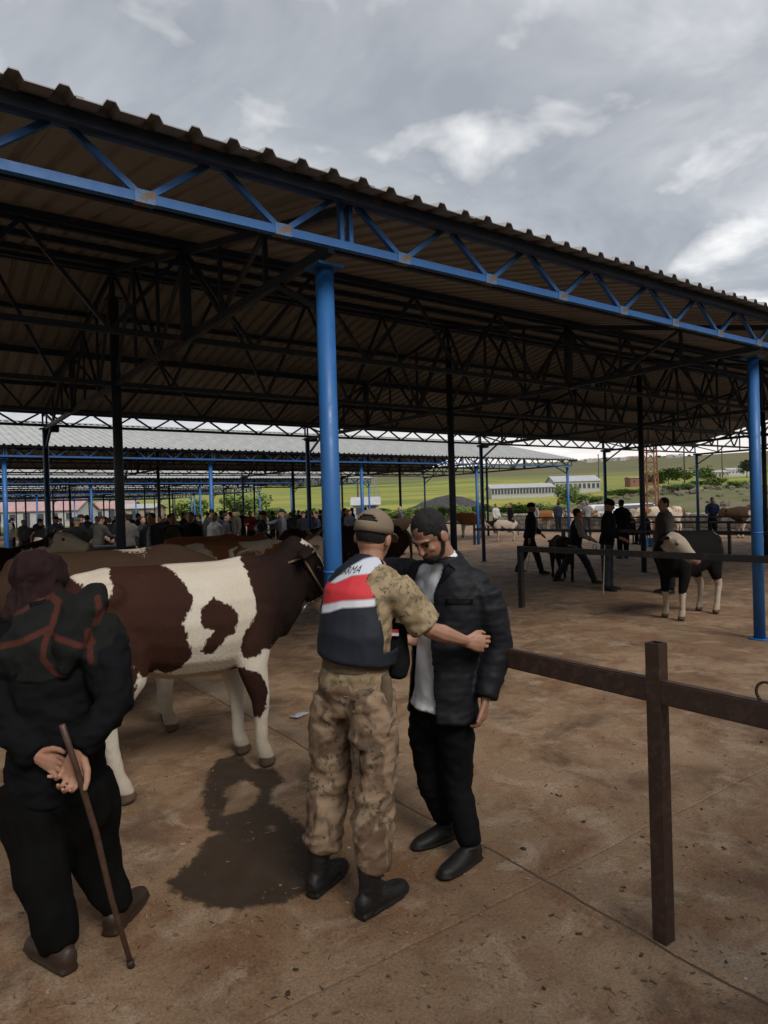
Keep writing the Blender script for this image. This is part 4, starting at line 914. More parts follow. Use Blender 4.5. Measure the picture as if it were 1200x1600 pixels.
# ------------------------------------------------------------------ the man being searched
s_ = C(-.62, .78).normalized(); f_ = C(-.78, -.62).normalized()
J = {'R': s_, 'F': f_, 'pelvis': at(692, 1092, 3.36), 'waist': at(694, 1040, 3.36), 'chest': at(702, 940, 3.38), 'neck': at(700, 878, 3.37), 'hc': at(672, 836, 3.30),
     'hf': (C(-.58, -.62)+V(0, 0, -.62)).normalized(), 'hu': (C(-.30, -.32)+V(0, 0, .85)).normalized(), 'hipR': at(664, 1118, 3.43), 'hipL': at(712, 1122, 3.32), 'knR': at(672, 1222, 3.45), 'knL': at(716, 1228, 3.33),
     'anR': C(.275, 3.46, .09), 'anL': C(.36, 3.22, .09), 'toeR': C(-.84, -.50).normalized(), 'toeL': C(-.72, -.68).normalized(),
     'shL': at(757, 920, 3.29), 'shR': at(645, 900, 3.50), 'elL': at(778, 1012, 3.30), 'wrL': at(758, 1092, 3.22), 'elR': at(606, 892, 3.62), 'wrR': at(570, 905, 3.70)}
J['handL'] = (C(-.12, -.1, -1), C(-.95, .3, 0), C(-.3, -1, 0), dict(curl=.5, thumb=.3)); J['handR'] = (C(-1, 0, 0), V(0, 0, -1), C(0, -1, 0), dict(curl=.3))
man = empty('person', V(*((J['anR']+J['anL'])/2).xy, 0)); tag(man, 'bearded man in black quilted jacket being searched, head bowed', 'person')
A = lambda *a, **k: add(*a, root=man, **k)
A('body', remesh(body_bm(J), .0046, 2, 'body'), M['skin2'])
M['blackden'] = fabric('black_denim', (.010, .010, .011), sc=6)
A('trousers', wrinkle(wrinkle(remesh(trousers_bm(J, 1., (.094, .072, .062, .054)), .010, 3, 'trousers'), .007, (6, 6, 13), 4), .003, (14, 14, 26), 5), M['blackden'])
M['white'] = fabric('white_shirt_cotton', (.74, .77, .83), sc=8, var=.08, bump=.15)
shm = wrinkle(remesh(top_bm(J, 1., .004, .035, .5, collar=1, sr=(.052, .05, .04, .04), flare=1.10), .009, 3, 'shirt'), .006, (8, 8, 9), 14); A('shirt', shm, M['white'])
# jacket, open down the front
bm = top_bm(J, 1., .026, .075, 1., collar=1, sr=(.070, .060, .052, .047), flare=1.06)
me = remesh(bm, .010, 3, 'jacket'); me = wrinkle(wrinkle(me, .006, (7, 7, 11), 16), .0028, (17, 17, 30), 6)
bm = bmesh.new(); bm.from_mesh(me); ch = J['chest']; pz = J['pelvis'].z; nkz = J['neck'].z
dead = []
for v in bm.verts:
    p = v.co-ch; s = p.dot(s_); f = p.dot(f_); z = v.co.z
    t = (z-pz)/(nkz-pz); ax_s = (J['pelvis'].lerp(J['neck'], t)-ch).dot(s_); ax_f = (J['pelvis'].lerp(J['neck'], t)-ch).dot(f_)
    lo = -.055-.025*max(0, min(1, (t-.55)/.4))+.03*max(0, min(1, (t-.5)*3))*(t < .8); lo = -.098+.070*max(0, min(1, (t+.1)/.75))-.026*max(0, min(1, (t-.8)/.2))
    hi = .125
    if f-ax_f > .0 and t < 1.0 and lo < s-ax_s < hi and t < 1.2: dead.append(v)
    elif z > nkz+.035 and (v.co-J['hc']).length < .2 and f-ax_f > .0: dead.append(v)
bmesh.ops.delete(bm, geom=dead, context='VERTS'); low = [f for f in bm.faces if f.calc_center_median().z < pz-.078 and abs(f.normal.z) > .75]
bmesh.ops.delete(bm, geom=low, context='FACES'); bmesh.ops.solidify(bm, geom=bm.faces[:], thickness=.008)
m = Mat('black_quilted_nylon', .62, spec=.22); n = m.noise(6, 4); m.color(m.mix(n, (.006, .0065, .009), (.012, .013, .017)))
wv = m.n('ShaderNodeTexWave', wave_type='BANDS', bands_direction='Z'); wv.inputs['Scale'].default_value = 9; wv.inputs['Distortion'].default_value = 2.5; wv.inputs['Detail'].default_value = 2; m.L.new(m.tc.outputs['Object'], wv.inputs[0])
m.bump(m.math('ADD', wv.outputs['Fac'], m.noise(30, 5)), .14, .005); M['quilt'] = m.m
jk = A('jacket', mesh_of(bm, 'jacket', True), M['quilt'])
# shirt collar wings and buttons, chest pocket
U1 = V(0, 0, 1)
for s, ang in ((1, 1), (-1, -1)):
    bm = bmesh.new(); p = J['neck']+f_*.062+s_*(.012*s)+V(0, 0, -.012); bm.faces.new([bm.verts.new(x) for x in (p+V(0, 0, .030)+s_*s*.035-f_*.02, p+V(0, 0, .005), p+f_*.022+V(0, 0, -.05)+s_*s*.035, p+V(0, 0, -.01)+s_*s*.062-f_*.02)]); bmesh.ops.solidify(bm, geom=bm.faces[:], thickness=.004); A('collar_wing', mesh_of(bm, 'collar_wing'), M['white'])
tj = BVHTree.FromPolygons([Vector(v.co)+man.location for v in jk.data.vertices], [p.vertices[:] for p in jk.data.polygons])
patch('chest_pocket', [(697, 936), (738, 936), (738, 944), (697, 944)], 3.1, M['quilt'], .006, man, tj, parent=jk)
patch('lapel', [(672, 925), (700, 880), (712, 890), (684, 918)], 3.1, M['quilt'], .008, man, tj, parent=jk)
for s in 'RL': A('shoe', remesh(shoe_bm(J['an'+s], J['toe'+s], 1.02, .0), .007, 3, 'shoe'), M['shoe'])
hm = remesh(hair_bm(J, 1., -.018, .044, (.084, .092, .086)), .006, 2, 'hair'); A('hair', wrinkle(hm, .005, (34, 34, 34), 3, False), M['hair'])
c0, F0 = J['hc'], J['hf'].normalized(); U0 = (J['hu']-F0*J['hu'].dot(F0)).normalized(); R0 = F0.cross(U0); rot = Matrix((R0, F0, U0)).transposed()
bm = bmesh.new(); ball(bm, c0+F0*.048-U0*.088, .050, .048, .032, 16, rot); ball(bm, c0+F0*.068-U0*.100, .032, .026, .024, 12, rot)
for s in (-1, 1): tube(bm, [(c0+R0*s*.066-U0*.01, .010), (c0+R0*s*.061-U0*.05+F0*.01, .014), (c0+R0*s*.045-U0*.08+F0*.03, .02)], F0, 8)
ball(bm, c0+F0*.090-U0*.046, .026, .012, .007, 10, rot)
A('beard', wrinkle(remesh(bm, .005, 2, 'beard'), .003, (60, 60, 60), 5, False), M['hair'])
for s in (-1, 1):
    bm = bmesh.new(); tube(bm, [(c0+R0*s*.016+F0*.091+U0*.018, .005), (c0+R0*s*.035+F0*.087+U0*.023, .006), (c0+R0*s*.052+F0*.074+U0*.018, .004)], F0, 8); A('eyebrow', mesh_of(bm, 'eyebrow', True), M['hair'])
    bm = bmesh.new(); ball(bm, c0+R0*s*.032+F0*.078-U0*.002, .013, .009, .006, 10, rot); A('eye', mesh_of(bm, 'eye', True), M['eye'])

# ------------------------------------------------------------------ the old man with the cane, seen from behind
s_ = C(.97, .22).normalized(); f_ = C(-.22, .97).normalized()
J = {'R': s_, 'F': f_, 'pelvis': at(88, 1215, 2.72), 'waist': at(90, 1140, 2.71), 'chest': at(88, 1020, 2.76), 'neck': at(72, 945, 2.86), 'hc': at(62, 912, 2.92),
     'hf': (f_+V(0, 0, -.25)).normalized(), 'hu': (f_*.25+V(0, 0, 1)).normalized(), 'hipR': at(132, 1235, 2.73), 'hipL': at(48, 1235, 2.68), 'knR': at(148, 1345, 2.79), 'knL': at(68, 1365, 2.62),
     'anR': C(-1.15, 2.80, .08), 'anL': C(-1.27, 2.56, .08), 'toeR': C(.10, 1).normalized(), 'toeL': C(-.80, .60).normalized(),
     'shR': at(160, 1000, 2.74), 'shL': at(12, 1002, 2.80), 'elR': at(176, 1098, 2.60), 'wrR': at(122, 1172, 2.47), 'elL': at(4, 1118, 2.64), 'wrL': at(56, 1180, 2.56)}
J['handR'] = (C(-.30, .05, -1), C(-.1, -1, .1), C(1, -.2, .1), dict(curls=(.72, .78, .82, .86), thumb=.55, k=1.1)); J['handL'] = (C(.93, .0, -.42), C(.0, -1, 0), V(0, 0, 1), dict(curl=.6, k=1.0))
old = empty('person', V(*((J['anR']+J['anL'])/2).xy, 0)); tag(old, 'old man in headscarf with hands behind his back, seen from behind', 'person')
A = lambda *a, **k: add(*a, root=old, **k)
A('body', remesh(body_bm(J), .0041, 2, 'body'), M['skin'])
M['blackwool'] = fabric('black_wool', (.006, .006, .006), sc=4); M['blackcoat'] = fabric('black_coat', (.007, .007, .0085), sc=5)
A('trousers', wrinkle(wrinkle(remesh(trousers_bm(J, 1., (.132, .100, .076, .060), drop=at(106, 1290, 2.70)), .012, 3, 'trousers'), .016, (7, 7, 2.2), 8), .006, (13, 13, 6), 3), M['blackwool'])
A('coat', wrinkle(wrinkle(remesh(top_bm(J, 1., .022, .05, 1., cuff=-.05, sr=(.074, .064, .054, .048), flare=1.05), .010, 3, 'coat'), .014, (6, 6, 9), 18), .007, (13, 13, 19), 3), M['blackcoat'])
# shawl over the shoulders with red woven bands
bm = bmesh.new(); ch, nk = J['chest'], J['neck']
tube(bm, [(ch-V(0, 0, .10)-f_*.02, .20, .155), (ch, .232, .172), (ch.lerp(nk, .4), .225, .15), (ch.lerp(nk, .8), .150, .12), (nk+V(0, 0, .01), .095, .09)], s_, 22, cap=.15)
for s in 'RL': tube(bm, [(ch.lerp(J['sh'+s], .4), .11), (J['sh'+s], .108), (J['sh'+s].lerp(J['el'+s], .33), .098)], s_, 14)
tube(bm, [(at(150, 930, 2.78), .05, .05), (at(128, 960, 2.68), .075, .06), (at(110, 1010, 2.62), .06, .05), (at(100, 1055, 2.60), .03, .035)], s_, 12)    # hanging fold
me = remesh(bm, .009, 3, 'shawl'); me = wrinkle(wrinkle(me, .018, (6, 6, 7), 22), .008, (12, 12, 14), 5); c = coords(me)
q = np.stack([(c-np.array(ch))@np.array(s_), c[:, 2]], 1); fr = (c-np.array(ch))@np.array(f_)
sl = lambda px, py: ((at(px, py, 2.58)-ch).dot(s_), at(px, py, 2.58).z)
d = np.full(len(c), 9.)
for ln, w in (([(-40, 1022), (30, 1005), (66, 988), (100, 1000), (128, 1012), (140, 1008)], .011), ([(36, 950), (58, 940), (74, 950), (74, 985), (68, 990), (66, 1030), (80, 1050), (112, 1070)], .011), ([(-20, 975), (20, 962), (40, 945)], .008), ([(142, 940), (149, 962), (143, 980)], .010), ([(134, 990), (140, 1035)], .012)):
    d = np.minimum(d, dist_line(q, [sl(*p) for p in ln])-w)
attr(me, 'band', d+np.where(fr > .05, 1, 0))
m = Mat('dark_shawl', .9, spec=.15); n = m.noise(9, 4); col = m.mix(n, (.006, .007, .0065), (.012, .0135, .012))
col = m.mix(m.ramp(m.math('ADD', m.math('MULTIPLY', m.math('ADD', m.attr('band'), m.math('MULTIPLY', m.math('SUBTRACT', m.noise(40, 3), .5), .008)), 90), .5), [(.2, .85), (.8, 0)]), col, m.mix(n, (.055, .014, .010), (.085, .024, .017)))
m.color(col); m.bump(m.math('ADD', m.noise(30, 5), m.noise(200, 2)), .35, .008); A('shawl', me, m.m)
# headscarf
c0, F0 = J['hc'], J['hf'].normalized(); U0 = (J['hu']-F0*J['hu'].dot(F0)).normalized(); R0 = F0.cross(U0); rot = Matrix((R0, F0, U0)).transposed()
bm = bmesh.new(); ball(bm, c0+U0*.035-F0*.012, .108, .122, .102, 20, rot); ball(bm, c0-U0*.03-F0*.030, .092, .092, .098, 18, rot)
tube(bm, [(c0-F0*.02, .085, .085), (c0-U0*.07-F0*.03, .112, .09), (c0-U0*.15-F0*.05, .135, .07)], R0, 14)
tube(bm, [(c0+R0*.05-F0*.06-U0*.01, .03), (c0+R0*.085-F0*.07-U0*.075, .034), (c0+R0*.10-F0*.07-U0*.12, .018)], R0, 10)
me = wrinkle(wrinkle(remesh(bm, .008, 3, 'headscarf'), .018, (11, 11, 6), 4), .007, (24, 24, 14), 8)
m = Mat('maroon_headscarf_cloth', .9, spec=.15); n = m.noise(7, 4); f = m.noise(200, 2); m.color(m.mix(f, m.mix(n, (.018, .008, .009), (.032, .014, .015)), (.012, .006, .007))); m.bump(m.math('ADD', m.noise(30, 5), f), .3, .006)
A('headscarf', me, m.m)
for s in 'RL': A('shoe', remesh(shoe_bm(J['an'+s], J['toe'+s], 1.12, -.01), .008, 3, 'shoe'), M['brshoe'])
# cane
tip = C(-1.0, 2.55, 0); hd = at(117, 1192, 2.435); top = at(97, 1133, 2.42)
cane = empty('walking_cane', tip); tag(cane, 'thin brown wooden cane held behind the back of the old man', 'cane')
bm = bmesh.new(); pts = [top, hd, hd.lerp(tip, .33)+s_*.006, hd.lerp(tip, .66)-s_*.004, tip+V(0, 0, .006)]
tube(bm, [(p, r) for p, r in zip(pts, (.0115, .011, .0115, .0108, .010))], s_, 10, cap=.3); add('shaft', mesh_of(bm, 'shaft', True), plain('cane_wood', (.06, .032, .02), .5, .35, 30), root=cane)
bm = bmesh.new(); pipe(bm, tip, tip.lerp(hd, .035), .0135, 10); add('ferrule', mesh_of(bm, 'ferrule'), plain('rubber', (.03, .018, .014)), root=cane)
# ------------------------------------------------------------------ other people
GP = 'people at the market'
Jw = pose(1.74, .33, (-.25, .3), (.25, .5), .06); Jw2 = pose(1.6, .50, (.2, .15), (.9, 1.1), .08); Js = pose(1.74, 0, (.05, .1), (.3, .6), .03, -.1); Jf = pose(1.74, 0, (.1, .1), (1.0, .8), .05, -.25)
Jq = pose(1.74, 0, (.1, .15), (1.3, 1.2), .1, -.35, .3); Jc = pose(1.72, .0, (.02, -.1), (.1, .15), 0, 0, .5); Jt = pose(1.70, 0, (.3, .3), (.6, .5), .2, -.3, 0, sit=True)
MID = .017
def P(key, J, k, cap=False, short=False, hem=.08, vx=.03): return proto(key, J, k, cap, short, hem, vx)
# six figures on the right
wk = P('walk', Jw, .995, True, vx=MID); o = person(wk, onfloor(826, 16.4), facing(-5), 'man in dark cap and jacket walking right with a stick', (.016, .016, .018), (.02, .02, .022), (.012, .012, .012), True, GP)
bm = bmesh.new(); tube(bm, [(V(-.22, .1, .95), .008), (V(-.27, -.05, .02), .006)], V(1, 0, 0), 6); st = obj('stick', bm, M['rope']); st.location = o.location; st.rotation_euler = o.rotation_euler; tag(st, 'thin stick trailing beside the man in the dark cap', 'stick')
def inset(root, J, k, mat, name, z=(0, .5), w=.06):
    """strip of shirt showing at the open front of a jacket"""
    bm = bmesh.new(); a, b = J['waist'].lerp(J['pelvis'], .7), J['neck']
    tube(bm, [(a+V(0, .125, 0), w, .03), (J['waist']+V(0, .115, 0), w*.9, .03), (J['chest']+V(0, .11, 0), w*.75, .03), (J['neck']+V(0, .062, -.03), w*.7, .03)], V(1, 0, 0), 10); o2 = obj(name, bm, mat, root, smooth=True); return o2
inset(o, Jw, 1, fab((.20, .19, .17)), 'shirt')
by = P('boy', Jw2, .93, False, vx=MID); o = person(by, onfloor(897, 14.15), facing(-2), 'boy in pale shirt and dark vest striding to the right', (.30, .30, .30), (.025, .027, .032), None, False, GP)
bm = top_bm(Jw2, .93, .018, .06, 0); obj('vest', remesh(bm, .02, 2, 'vest'), fab((.018, .02, .024)), o)
sm = P('stick', Jf, 1., True, vx=MID); o = person(sm, onfloor(947, 12.95), facing(-35), 'man in dark jacket and blue jeans holding a pale stick', (.014, .015, .019), (.035, .042, .06), (.012, .012, .013), True, GP)
bm = bmesh.new(); tube(bm, [(at(945, 852, 12.6), .010), (V(*at(943, 948, 12.5).xy, 0), .012)], V(1, 0, 0), 8)
st = obj('stick', bm, plain('peeled_stick', (.38, .33, .27), .7), smooth=True); tag(st, 'pale peeled stick in front of the man in blue jeans', 'stick')
person(P('standa', Js, 1., False, vx=MID), onfloor(972, 20), facing(100), 'man in black jacket standing behind the man with the pale stick', (.012, .012, .013), (.012, .012, .013), None, False, GP)
o = person(P('vestman', Js, 1., False, vx=MID), onfloor(1041, 12.3), facing(185), 'man in grey vest and pale shirt behind the black bull', (.17, .16, .15), (.02, .02, .022), None, False, GP)
bm = top_bm(Js, 1., .016, .06, 0); obj('vest', remesh(bm, .02, 2, 'vest'), fab((.075, .07, .062)), o)
person(P('standb', Jq, .98, False), onfloor(1113, 27), facing(250), 'man in blue jacket standing at the stone wall', (.02, .035, .08), (.015, .016, .02), None, False, GP)
person(P('standb', Jq, .98, False), onfloor(918, 33), facing(80), 'hooded man in grey with a dark bag strap at the wall', (.22, .22, .22), (.03, .03, .032), (.22, .22, .22), True, GP)
person(P('standc', Jc, 1., False), onfloor(798, 41), facing(200), 'man in dark clothes right of the man in white', (.018, .02, .024), (.02, .02, .022), None, False, GP)
person(P('standa2', Js, 1., False), onfloor(774, 40), facing(300), 'man in white shirt beside the black and white calf', (.6, .58, .56), (.03, .03, .035), None, False, GP)
person(P('standc', Jc, 1., False), onfloor(872, 40), facing(90), 'man in navy jacket behind the chestnut cow', (.022, .026, .045), (.02, .02, .022), None, False, GP)
person(P('standc', Jc, 1., False), onfloor(836, 37), facing(210), 'man in pale grey beside the walking man in the cap', (.32, .33, .36), (.03, .03, .035), None, False, GP)
for x, d, rz, lab in ((988, 26.5, 200, 'man in black sitting by the column, left of the blue crate'), (1012, 26.2, 190, 'man in black sitting right beside the blue crate')):
    p = onfloor(x, d); person(P('sit', Jt, .97, False), p, facing(rz), lab, (.012, .012, .014), (.014, .014, .016), None, False, GP)
    st = empty('stool', V(*p, 0), facing(rz)); tag(st, lab.replace('man in black sitting', 'small stool under the seated man'), 'stool', 'stools')
    bm = bmesh.new(); box(bm, (-.17, -.17, .38), (.17, .15, .42)); obj('seat', bm, fab((.05, .05, .06)), st)
    for i in (-1, 1):
        for j in (-1, 1): bm = bmesh.new(); bar(bm, (i*.13, j*.12-.01, .38), (i*.16, j*.15-.01, 0), .03); obj('leg', bm, M['dkrail'], st)
# blue plastic crate
cr = empty('crate', V(*onfloor(1021, 24.5), 0), facing(80)); tag(cr, 'bright blue plastic crate on the ground by the seated men', 'crate'); bl = plain('blue_plastic', (.02, .16, .42), .45)
for lo, hi in (((-.24, -.17, 0), (.24, .17, .02)),): bm = bmesh.new(); box(bm, lo, hi); obj('floor', bm, bl, cr)
for i, (lo, hi) in enumerate((((-.24, -.17, .02), (.24, -.15, .32)), ((-.24, .15, .02), (.24, .17, .32)), ((-.24, -.15, .02), (-.22, .15, .32)), ((.22, -.15, .02), (.24, .15, .32)))):
    bm = bmesh.new(); box(bm, lo, hi); obj('side', bm, bl, cr)
# figures on the left with a look of their own
person(P('stride', pose(1.74, .42, (.4, -.2), (.7, .3), .08), 1., True), onfloor(406, 17.5), facing(-10), 'man in dark coat striding right beside the low rail', (.016, .018, .02), (.03, .033, .036), (.02, .018, .016), True, GP)
o = person(P('standa2', Js, 1., False), onfloor(238, 13.2), facing(255), 'man in grey jacket over pale blue shirt above the brown cow', (.035, .037, .038), (.03, .03, .03), None, False, GP); inset(o, Js, 1, fab((.28, .33, .40)), 'shirt')
o = person(P('standc', Jc, 1., False), onfloor(269, 13.6), facing(285), 'man in brown sleeveless top next to the man in grey', (.02, .018, .016), (.03, .03, .03), None, False, GP)
bm = top_bm(Jc, 1., .018, .06, 0); obj('vest', remesh(bm, .025, 2, 'vest'), fab((.11, .085, .06)), o)
person(P('standc', Jc, 1., False), onfloor(336, 16.5), facing(230), 'man in white shirt above the orange cattle', (.55, .55, .54), (.03, .03, .03), None, False, GP)
person(P('standa2', Js, 1., False), onfloor(298, 15), facing(270), 'man in black between the brown top and the white shirt', (.014, .014, .016), (.02, .02, .02), None, False, GP)
person(P('standb', Jq, .98, False), onfloor(391, 30), facing(270), 'man in red sweater in the far crowd', (.38, .03, .04), (.02, .02, .022), None, False, GP)
person(P('standc', Jc, 1., False), onfloor(505, 33), facing(250), 'man in white beyond the dark cow left of the blue column', (.5, .5, .5), (.03, .03, .035), None, False, GP)
person(P('standb', Jq, .98, False), onfloor(628, 27), facing(200), 'man with pale cap behind the soldier and the bearded man', (.10, .10, .12), (.03, .03, .03), (.4, .4, .42), True, GP)
rc = random.Random(11); keys = [('standa2', Js, 1., False), ('standb', Jq, .98, False), ('standc', Jc, 1., False), ('walkf', pose(1.74, .3, (-.2, .25), (.2, .3), .04), 1., False), ('capf', Jf, 1., True), ('leanf', pose(1.74, .15, (.5, .2), (.9, .3), .22, -.4, -.4), 1., False), ('pointf', pose(1.78, .2, (1.2, 0), (.2, .2), .02, 0, .2), 1.02, True)]
cols = [(.013, .013, .015), (.02, .022, .03), (.16, .15, .14), (.10, .03, .028), (.05, .07, .12), (.28, .27, .25), (.03, .032, .035), (.018, .022, .04), (.05, .045, .04), (.07, .075, .085), (.024, .02, .018), (.016, .017, .02)]
spots = [(x, d) for x, d in [(60, 30), (85, 24), (112, 27), (128, 20), (140, 33), (152, 24), (165, 29), (188, 21), (205, 31), (214, 25), (222, 19), (250, 24), (262, 33), (285, 27), (312, 23), (322, 33), (345, 26), (357, 37), (368, 24), (378, 34), (398, 40), (425, 34), (436, 29), (445, 41), (455, 27), (466, 36), (474, 24), (480, 31), (489, 27), (497, 23), (512, 38), (536, 30), (549, 35), (15, 33), (35, 26), (572, 33), (20, 40), (75, 40), (120, 42), (180, 43), (235, 44), (118, 17), (150, 18.5), (170, 22), (136, 25), (200, 17.5), (230, 28), (160, 36), (275, 21), (305, 30), (330, 22), (352, 31), (365, 28), (410, 26), (442, 22), (460, 32), (484, 36), (500, 29), (545, 26), (95, 33), (55, 22), (350, 20), (258, 40), (290, 38), (415, 44)]]
CW = [0, 0, 1, 1, 2, 3, 4, 5, 6, 7, 8, 9, 10, 10, 11, 0, 1, 7, 6, 8]
for x, d in spots:
    k = keys[rc.randrange(len(keys))]; c = cols[rc.choice(CW)]; cp = k[3] or rc.random() < 0
    word = {0: 'black', 1: 'dark blue', 2: 'light grey', 3: 'dark red', 4: 'blue', 5: 'cream', 6: 'charcoal', 7: 'navy', 8: 'brown-grey', 9: 'grey', 10: 'dark brown', 11: 'near-black'}[cols.index(c)]
    side = 'left of thick dark column' if x < 180 else 'between thick column and orange cattle' if x < 345 else 'left of near blue column' if x < 520 else 'behind the soldier'
    lab = 'man in %s top%s in %s crowd %s' % (word, ' and cap' if k[3] else '', 'nearer' if d < 25 else 'farther' if d < 34 else 'farthest', side)
    person(P(*k), onfloor(x, d), facing(rc.uniform(0, 360)), lab, c, cols[rc.choice(CW)], None if not k[3] else cols[rc.choice(CW)], k[3], 'men in the distant crowd', scale=rc.uniform(.94, 1.03))
# ------------------------------------------------------------------ beyond the sheds
def ter(x, y): p = C(x, y); return V(p.x, p.y, hgt(p.x, p.y))
# dry-stone wall on the right
m = Mat('field_stone', .9); n = m.noise(5, 5, .6, 0, 'World'); oi = m.n('ShaderNodeObjectInfo').outputs['Random']
m.color(m.mix(m.ramp(n, [(.3, 0), (.7, 1)]), m.ramp(oi, [(0, (.13, .115, .095)), (.5, (.22, .20, .175)), (1, (.30, .27, .235))]), m.ramp(oi, [(0, (.20, .18, .15)), (1, (.38, .35, .31))]))); m.bump(n, .6, .03); M['stone'] = m.m
a, b = C(19.5, 22.5), C(8.6, 47); wl = empty('stone_wall', (a+b)/2); tag(wl, 'low rough stone wall along the edge of the yard', 'wall'); L_ = (b-a).length; dr = (b-a).normalized(); nr = dr.cross(V(0, 0, 1))
bm = bmesh.new(); bar(bm, a+V(0, 0, .42)-wl.location, b+V(0, 0, .42)-wl.location, .34, .88); obj('core', bm, plain('mortar', (.13, .115, .095), .95, .3, 4, 0, .5), wl)
stones = []
for k in range(6):
    bm = bmesh.new(); bmesh.ops.create_icosphere(bm, subdivisions=2, radius=.5)
    for v in bm.verts:
        c = v.co; mx_ = max(abs(c.x), abs(c.y), abs(c.z)); v.co = c.lerp(c*(.5/mx_), .55)*(1+.18*noise.noise(c*2.1+V(k*5, 0, 0)))
    me = mesh_of(bm, 'stone'); me.materials.append(M['stone']); stones.append(me)
rw = random.Random(3); rows = [(0, .30), (.28, .28), (.54, .26), (.78, .22)]; cnt = 0
for z0, hh in rows:
    s = 0
    while s < L_:
        w = rw.uniform(.26, .62); p = a+dr*(s+w/2)+nr*(-.14 if nr.dot(FWD) > 0 else .14)
        if cnt < 295:
            o = obj('stone', stones[rw.randrange(6)], parent=wl, loc=p-wl.location+V(0, 0, z0+hh/2)); o.scale = (w*1.12, .32, hh*1.2); o.rotation_euler = (rw.uniform(-.1, .1), rw.uniform(-.08, .08), math.atan2(dr.y, dr.x)+rw.uniform(-.08, .08)); cnt += 1
        s += w
# rubble on the bank behind it
bm = bmesh.new(); rr = random.Random(5)
for k in range(420):
    x, y = rr.uniform(10, 58), rr.uniform(40, 110)
    if not .17 < x/y < .62: continue
    p = ter(x, y); r = rr.uniform(.12, .55)*(1 if rr.random() < .8 else 1.7); mm = Matrix.Translation(p+V(0, 0, r*.15)) @ Matrix.Rotation(rr.uniform(0, 6), 4, 'Z') @ Matrix.Diagonal((r, r*rr.uniform(.6, 1), r*rr.uniform(.4, .7), 1))
    v0 = len(bm.verts); bmesh.ops.create_icosphere(bm, subdivisions=1, radius=1, matrix=mm)
tag(obj('rubble', bm, plain('rubble_stone', (.13, .105, .08), .95, .4, 1.2, 0, .5)), 'loose rubble stones scattered on the bank behind the wall', 'rubble', kind='stuff')
# foliage
def leaf_mat(name, c1, c2):
    m = Mat(name, .7, spec=.2); n = m.noise(1.1, 4, .6, 0, 'World'); m.color(m.mix(m.ramp(n, [(.3, 0), (.7, 1)]), c1, c2)); return m.m
LEAF = [leaf_mat('leaves', (.05, .09, .024), (.10, .155, .04)), leaf_mat('leaves_light', (.10, .155, .04), (.18, .24, .06)), leaf_mat('leaves_dark', (.018, .03, .012), (.035, .05, .02))]
M['bark'] = plain('bark', (.07, .055, .04), .9)
def crown_mesh(seed, n=1500, leaf=.10):
    r = random.Random(seed); vs_, fs = [], []; lobes = [(V(r.uniform(-.6, .6), r.uniform(-.6, .6), r.uniform(.25, .95)), r.uniform(.28, .5)) for _ in range(11)]
    for k in range(n):
        c, rad = lobes[r.randrange(len(lobes))]; d = V(r.gauss(0, 1), r.gauss(0, 1), r.gauss(0, 1)).normalized()*rad*(r.random()**.4); p = c+d
        if p.z < .02: p.z = abs(p.z)+.02
        u = V(r.gauss(0, 1), r.gauss(0, 1), r.gauss(0, .7)).normalized(); w = u.orthogonal().normalized(); s = leaf*r.uniform(.6, 1.3); i = len(vs_)
        vs_ += [p-u*s, p+w*s*.5, p+u*s, p-w*s*.5]; fs.append((i, i+1, i+2, i+3))
    me = bpy.data.meshes.new('crown'); me.from_pydata(vs_, [], fs); return me
CR = [crown_mesh(k, 1500, .085) for k in range(4)]
def bush(x, y, rx, h, kind, label, name='bush', group='bushes beyond the yard', cat=None, trunk=.0):
    root = empty(name, ter(x, y)); tag(root, label, cat or name, group); me = CR[rr.randrange(4)]
    if not me.materials: me.materials.append(LEAF[0])
    o = bpy.data.objects.new('crown', me); COL.objects.link(o); o.parent = root; o.scale = (rx, rx, (h-trunk)/1.35); o.location = (0, 0, trunk*.8); o.rotation_euler[2] = rr.uniform(0, 6)
    o.material_slots[0].link = 'OBJECT'; o.material_slots[0].material = LEAF[kind]
    bm = bmesh.new(); tube(bm, [(V(0, 0, -.2), .05*h*.5), (V(.05*h, 0, h*.35), .035*h*.5), (V(.0, .03*h, h*.7), .015*h*.5)], V(1, 0, 0), 8); obj('trunk', bm, M['bark'], root, smooth=True); return root
PX = lambda x, d: (x-600)/FPX*d
for x, d, rx, h, k, lab in [(1045, 150, 4.0, 4.2, 0, 'rounded green tree right of the orange lattice mast'), (1092, 155, 3.6, 4.6, 0, 'rounded green tree behind the far right column'), (886, 105, 2.2, 4.2, 1, 'pale green tree in front of the long white farm building'), (1168, 330, 5, 10, 2, 'dark tree on the skyline by the right column'), (18, 118, 7, 4.6, 0, 'green tree above the pink roof at the left edge'), (378, 92, 4.0, 4.4, 1, 'leafy light green tree behind the far sheds'), (300, 96, 3.4, 3.6, 1, 'light green tree right of the pale stone house'), (1022, 200, 4, 4.6, 2, 'dark bush beside the foot of the brick ruin')]:
    bush(PX(x, d), d, rx, h, k, lab, 'tree', 'trees beyond the yard', 'tree', .12*h)
rb = random.Random(21)
for i, (x, d) in enumerate([(452, 84), (478, 92), (500, 88), (522, 96), (548, 90), (566, 86), (590, 98), (612, 90), (634, 86), (655, 95), (690, 88), (722, 84), (748, 92), (776, 96), (800, 90), (822, 86), (846, 94), (868, 100), (915, 110), (940, 104), (962, 112), (985, 104), (1060, 74), (1120, 92), (1150, 80), (1095, 118), (420, 96), (350, 100)]):
    bush(PX(x, d), d, rb.uniform(1.4, 3.2), rb.uniform(.9, 2.0), rb.choice((0, 1, 1)), 'low leafy bush in the green belt between yard and fields')
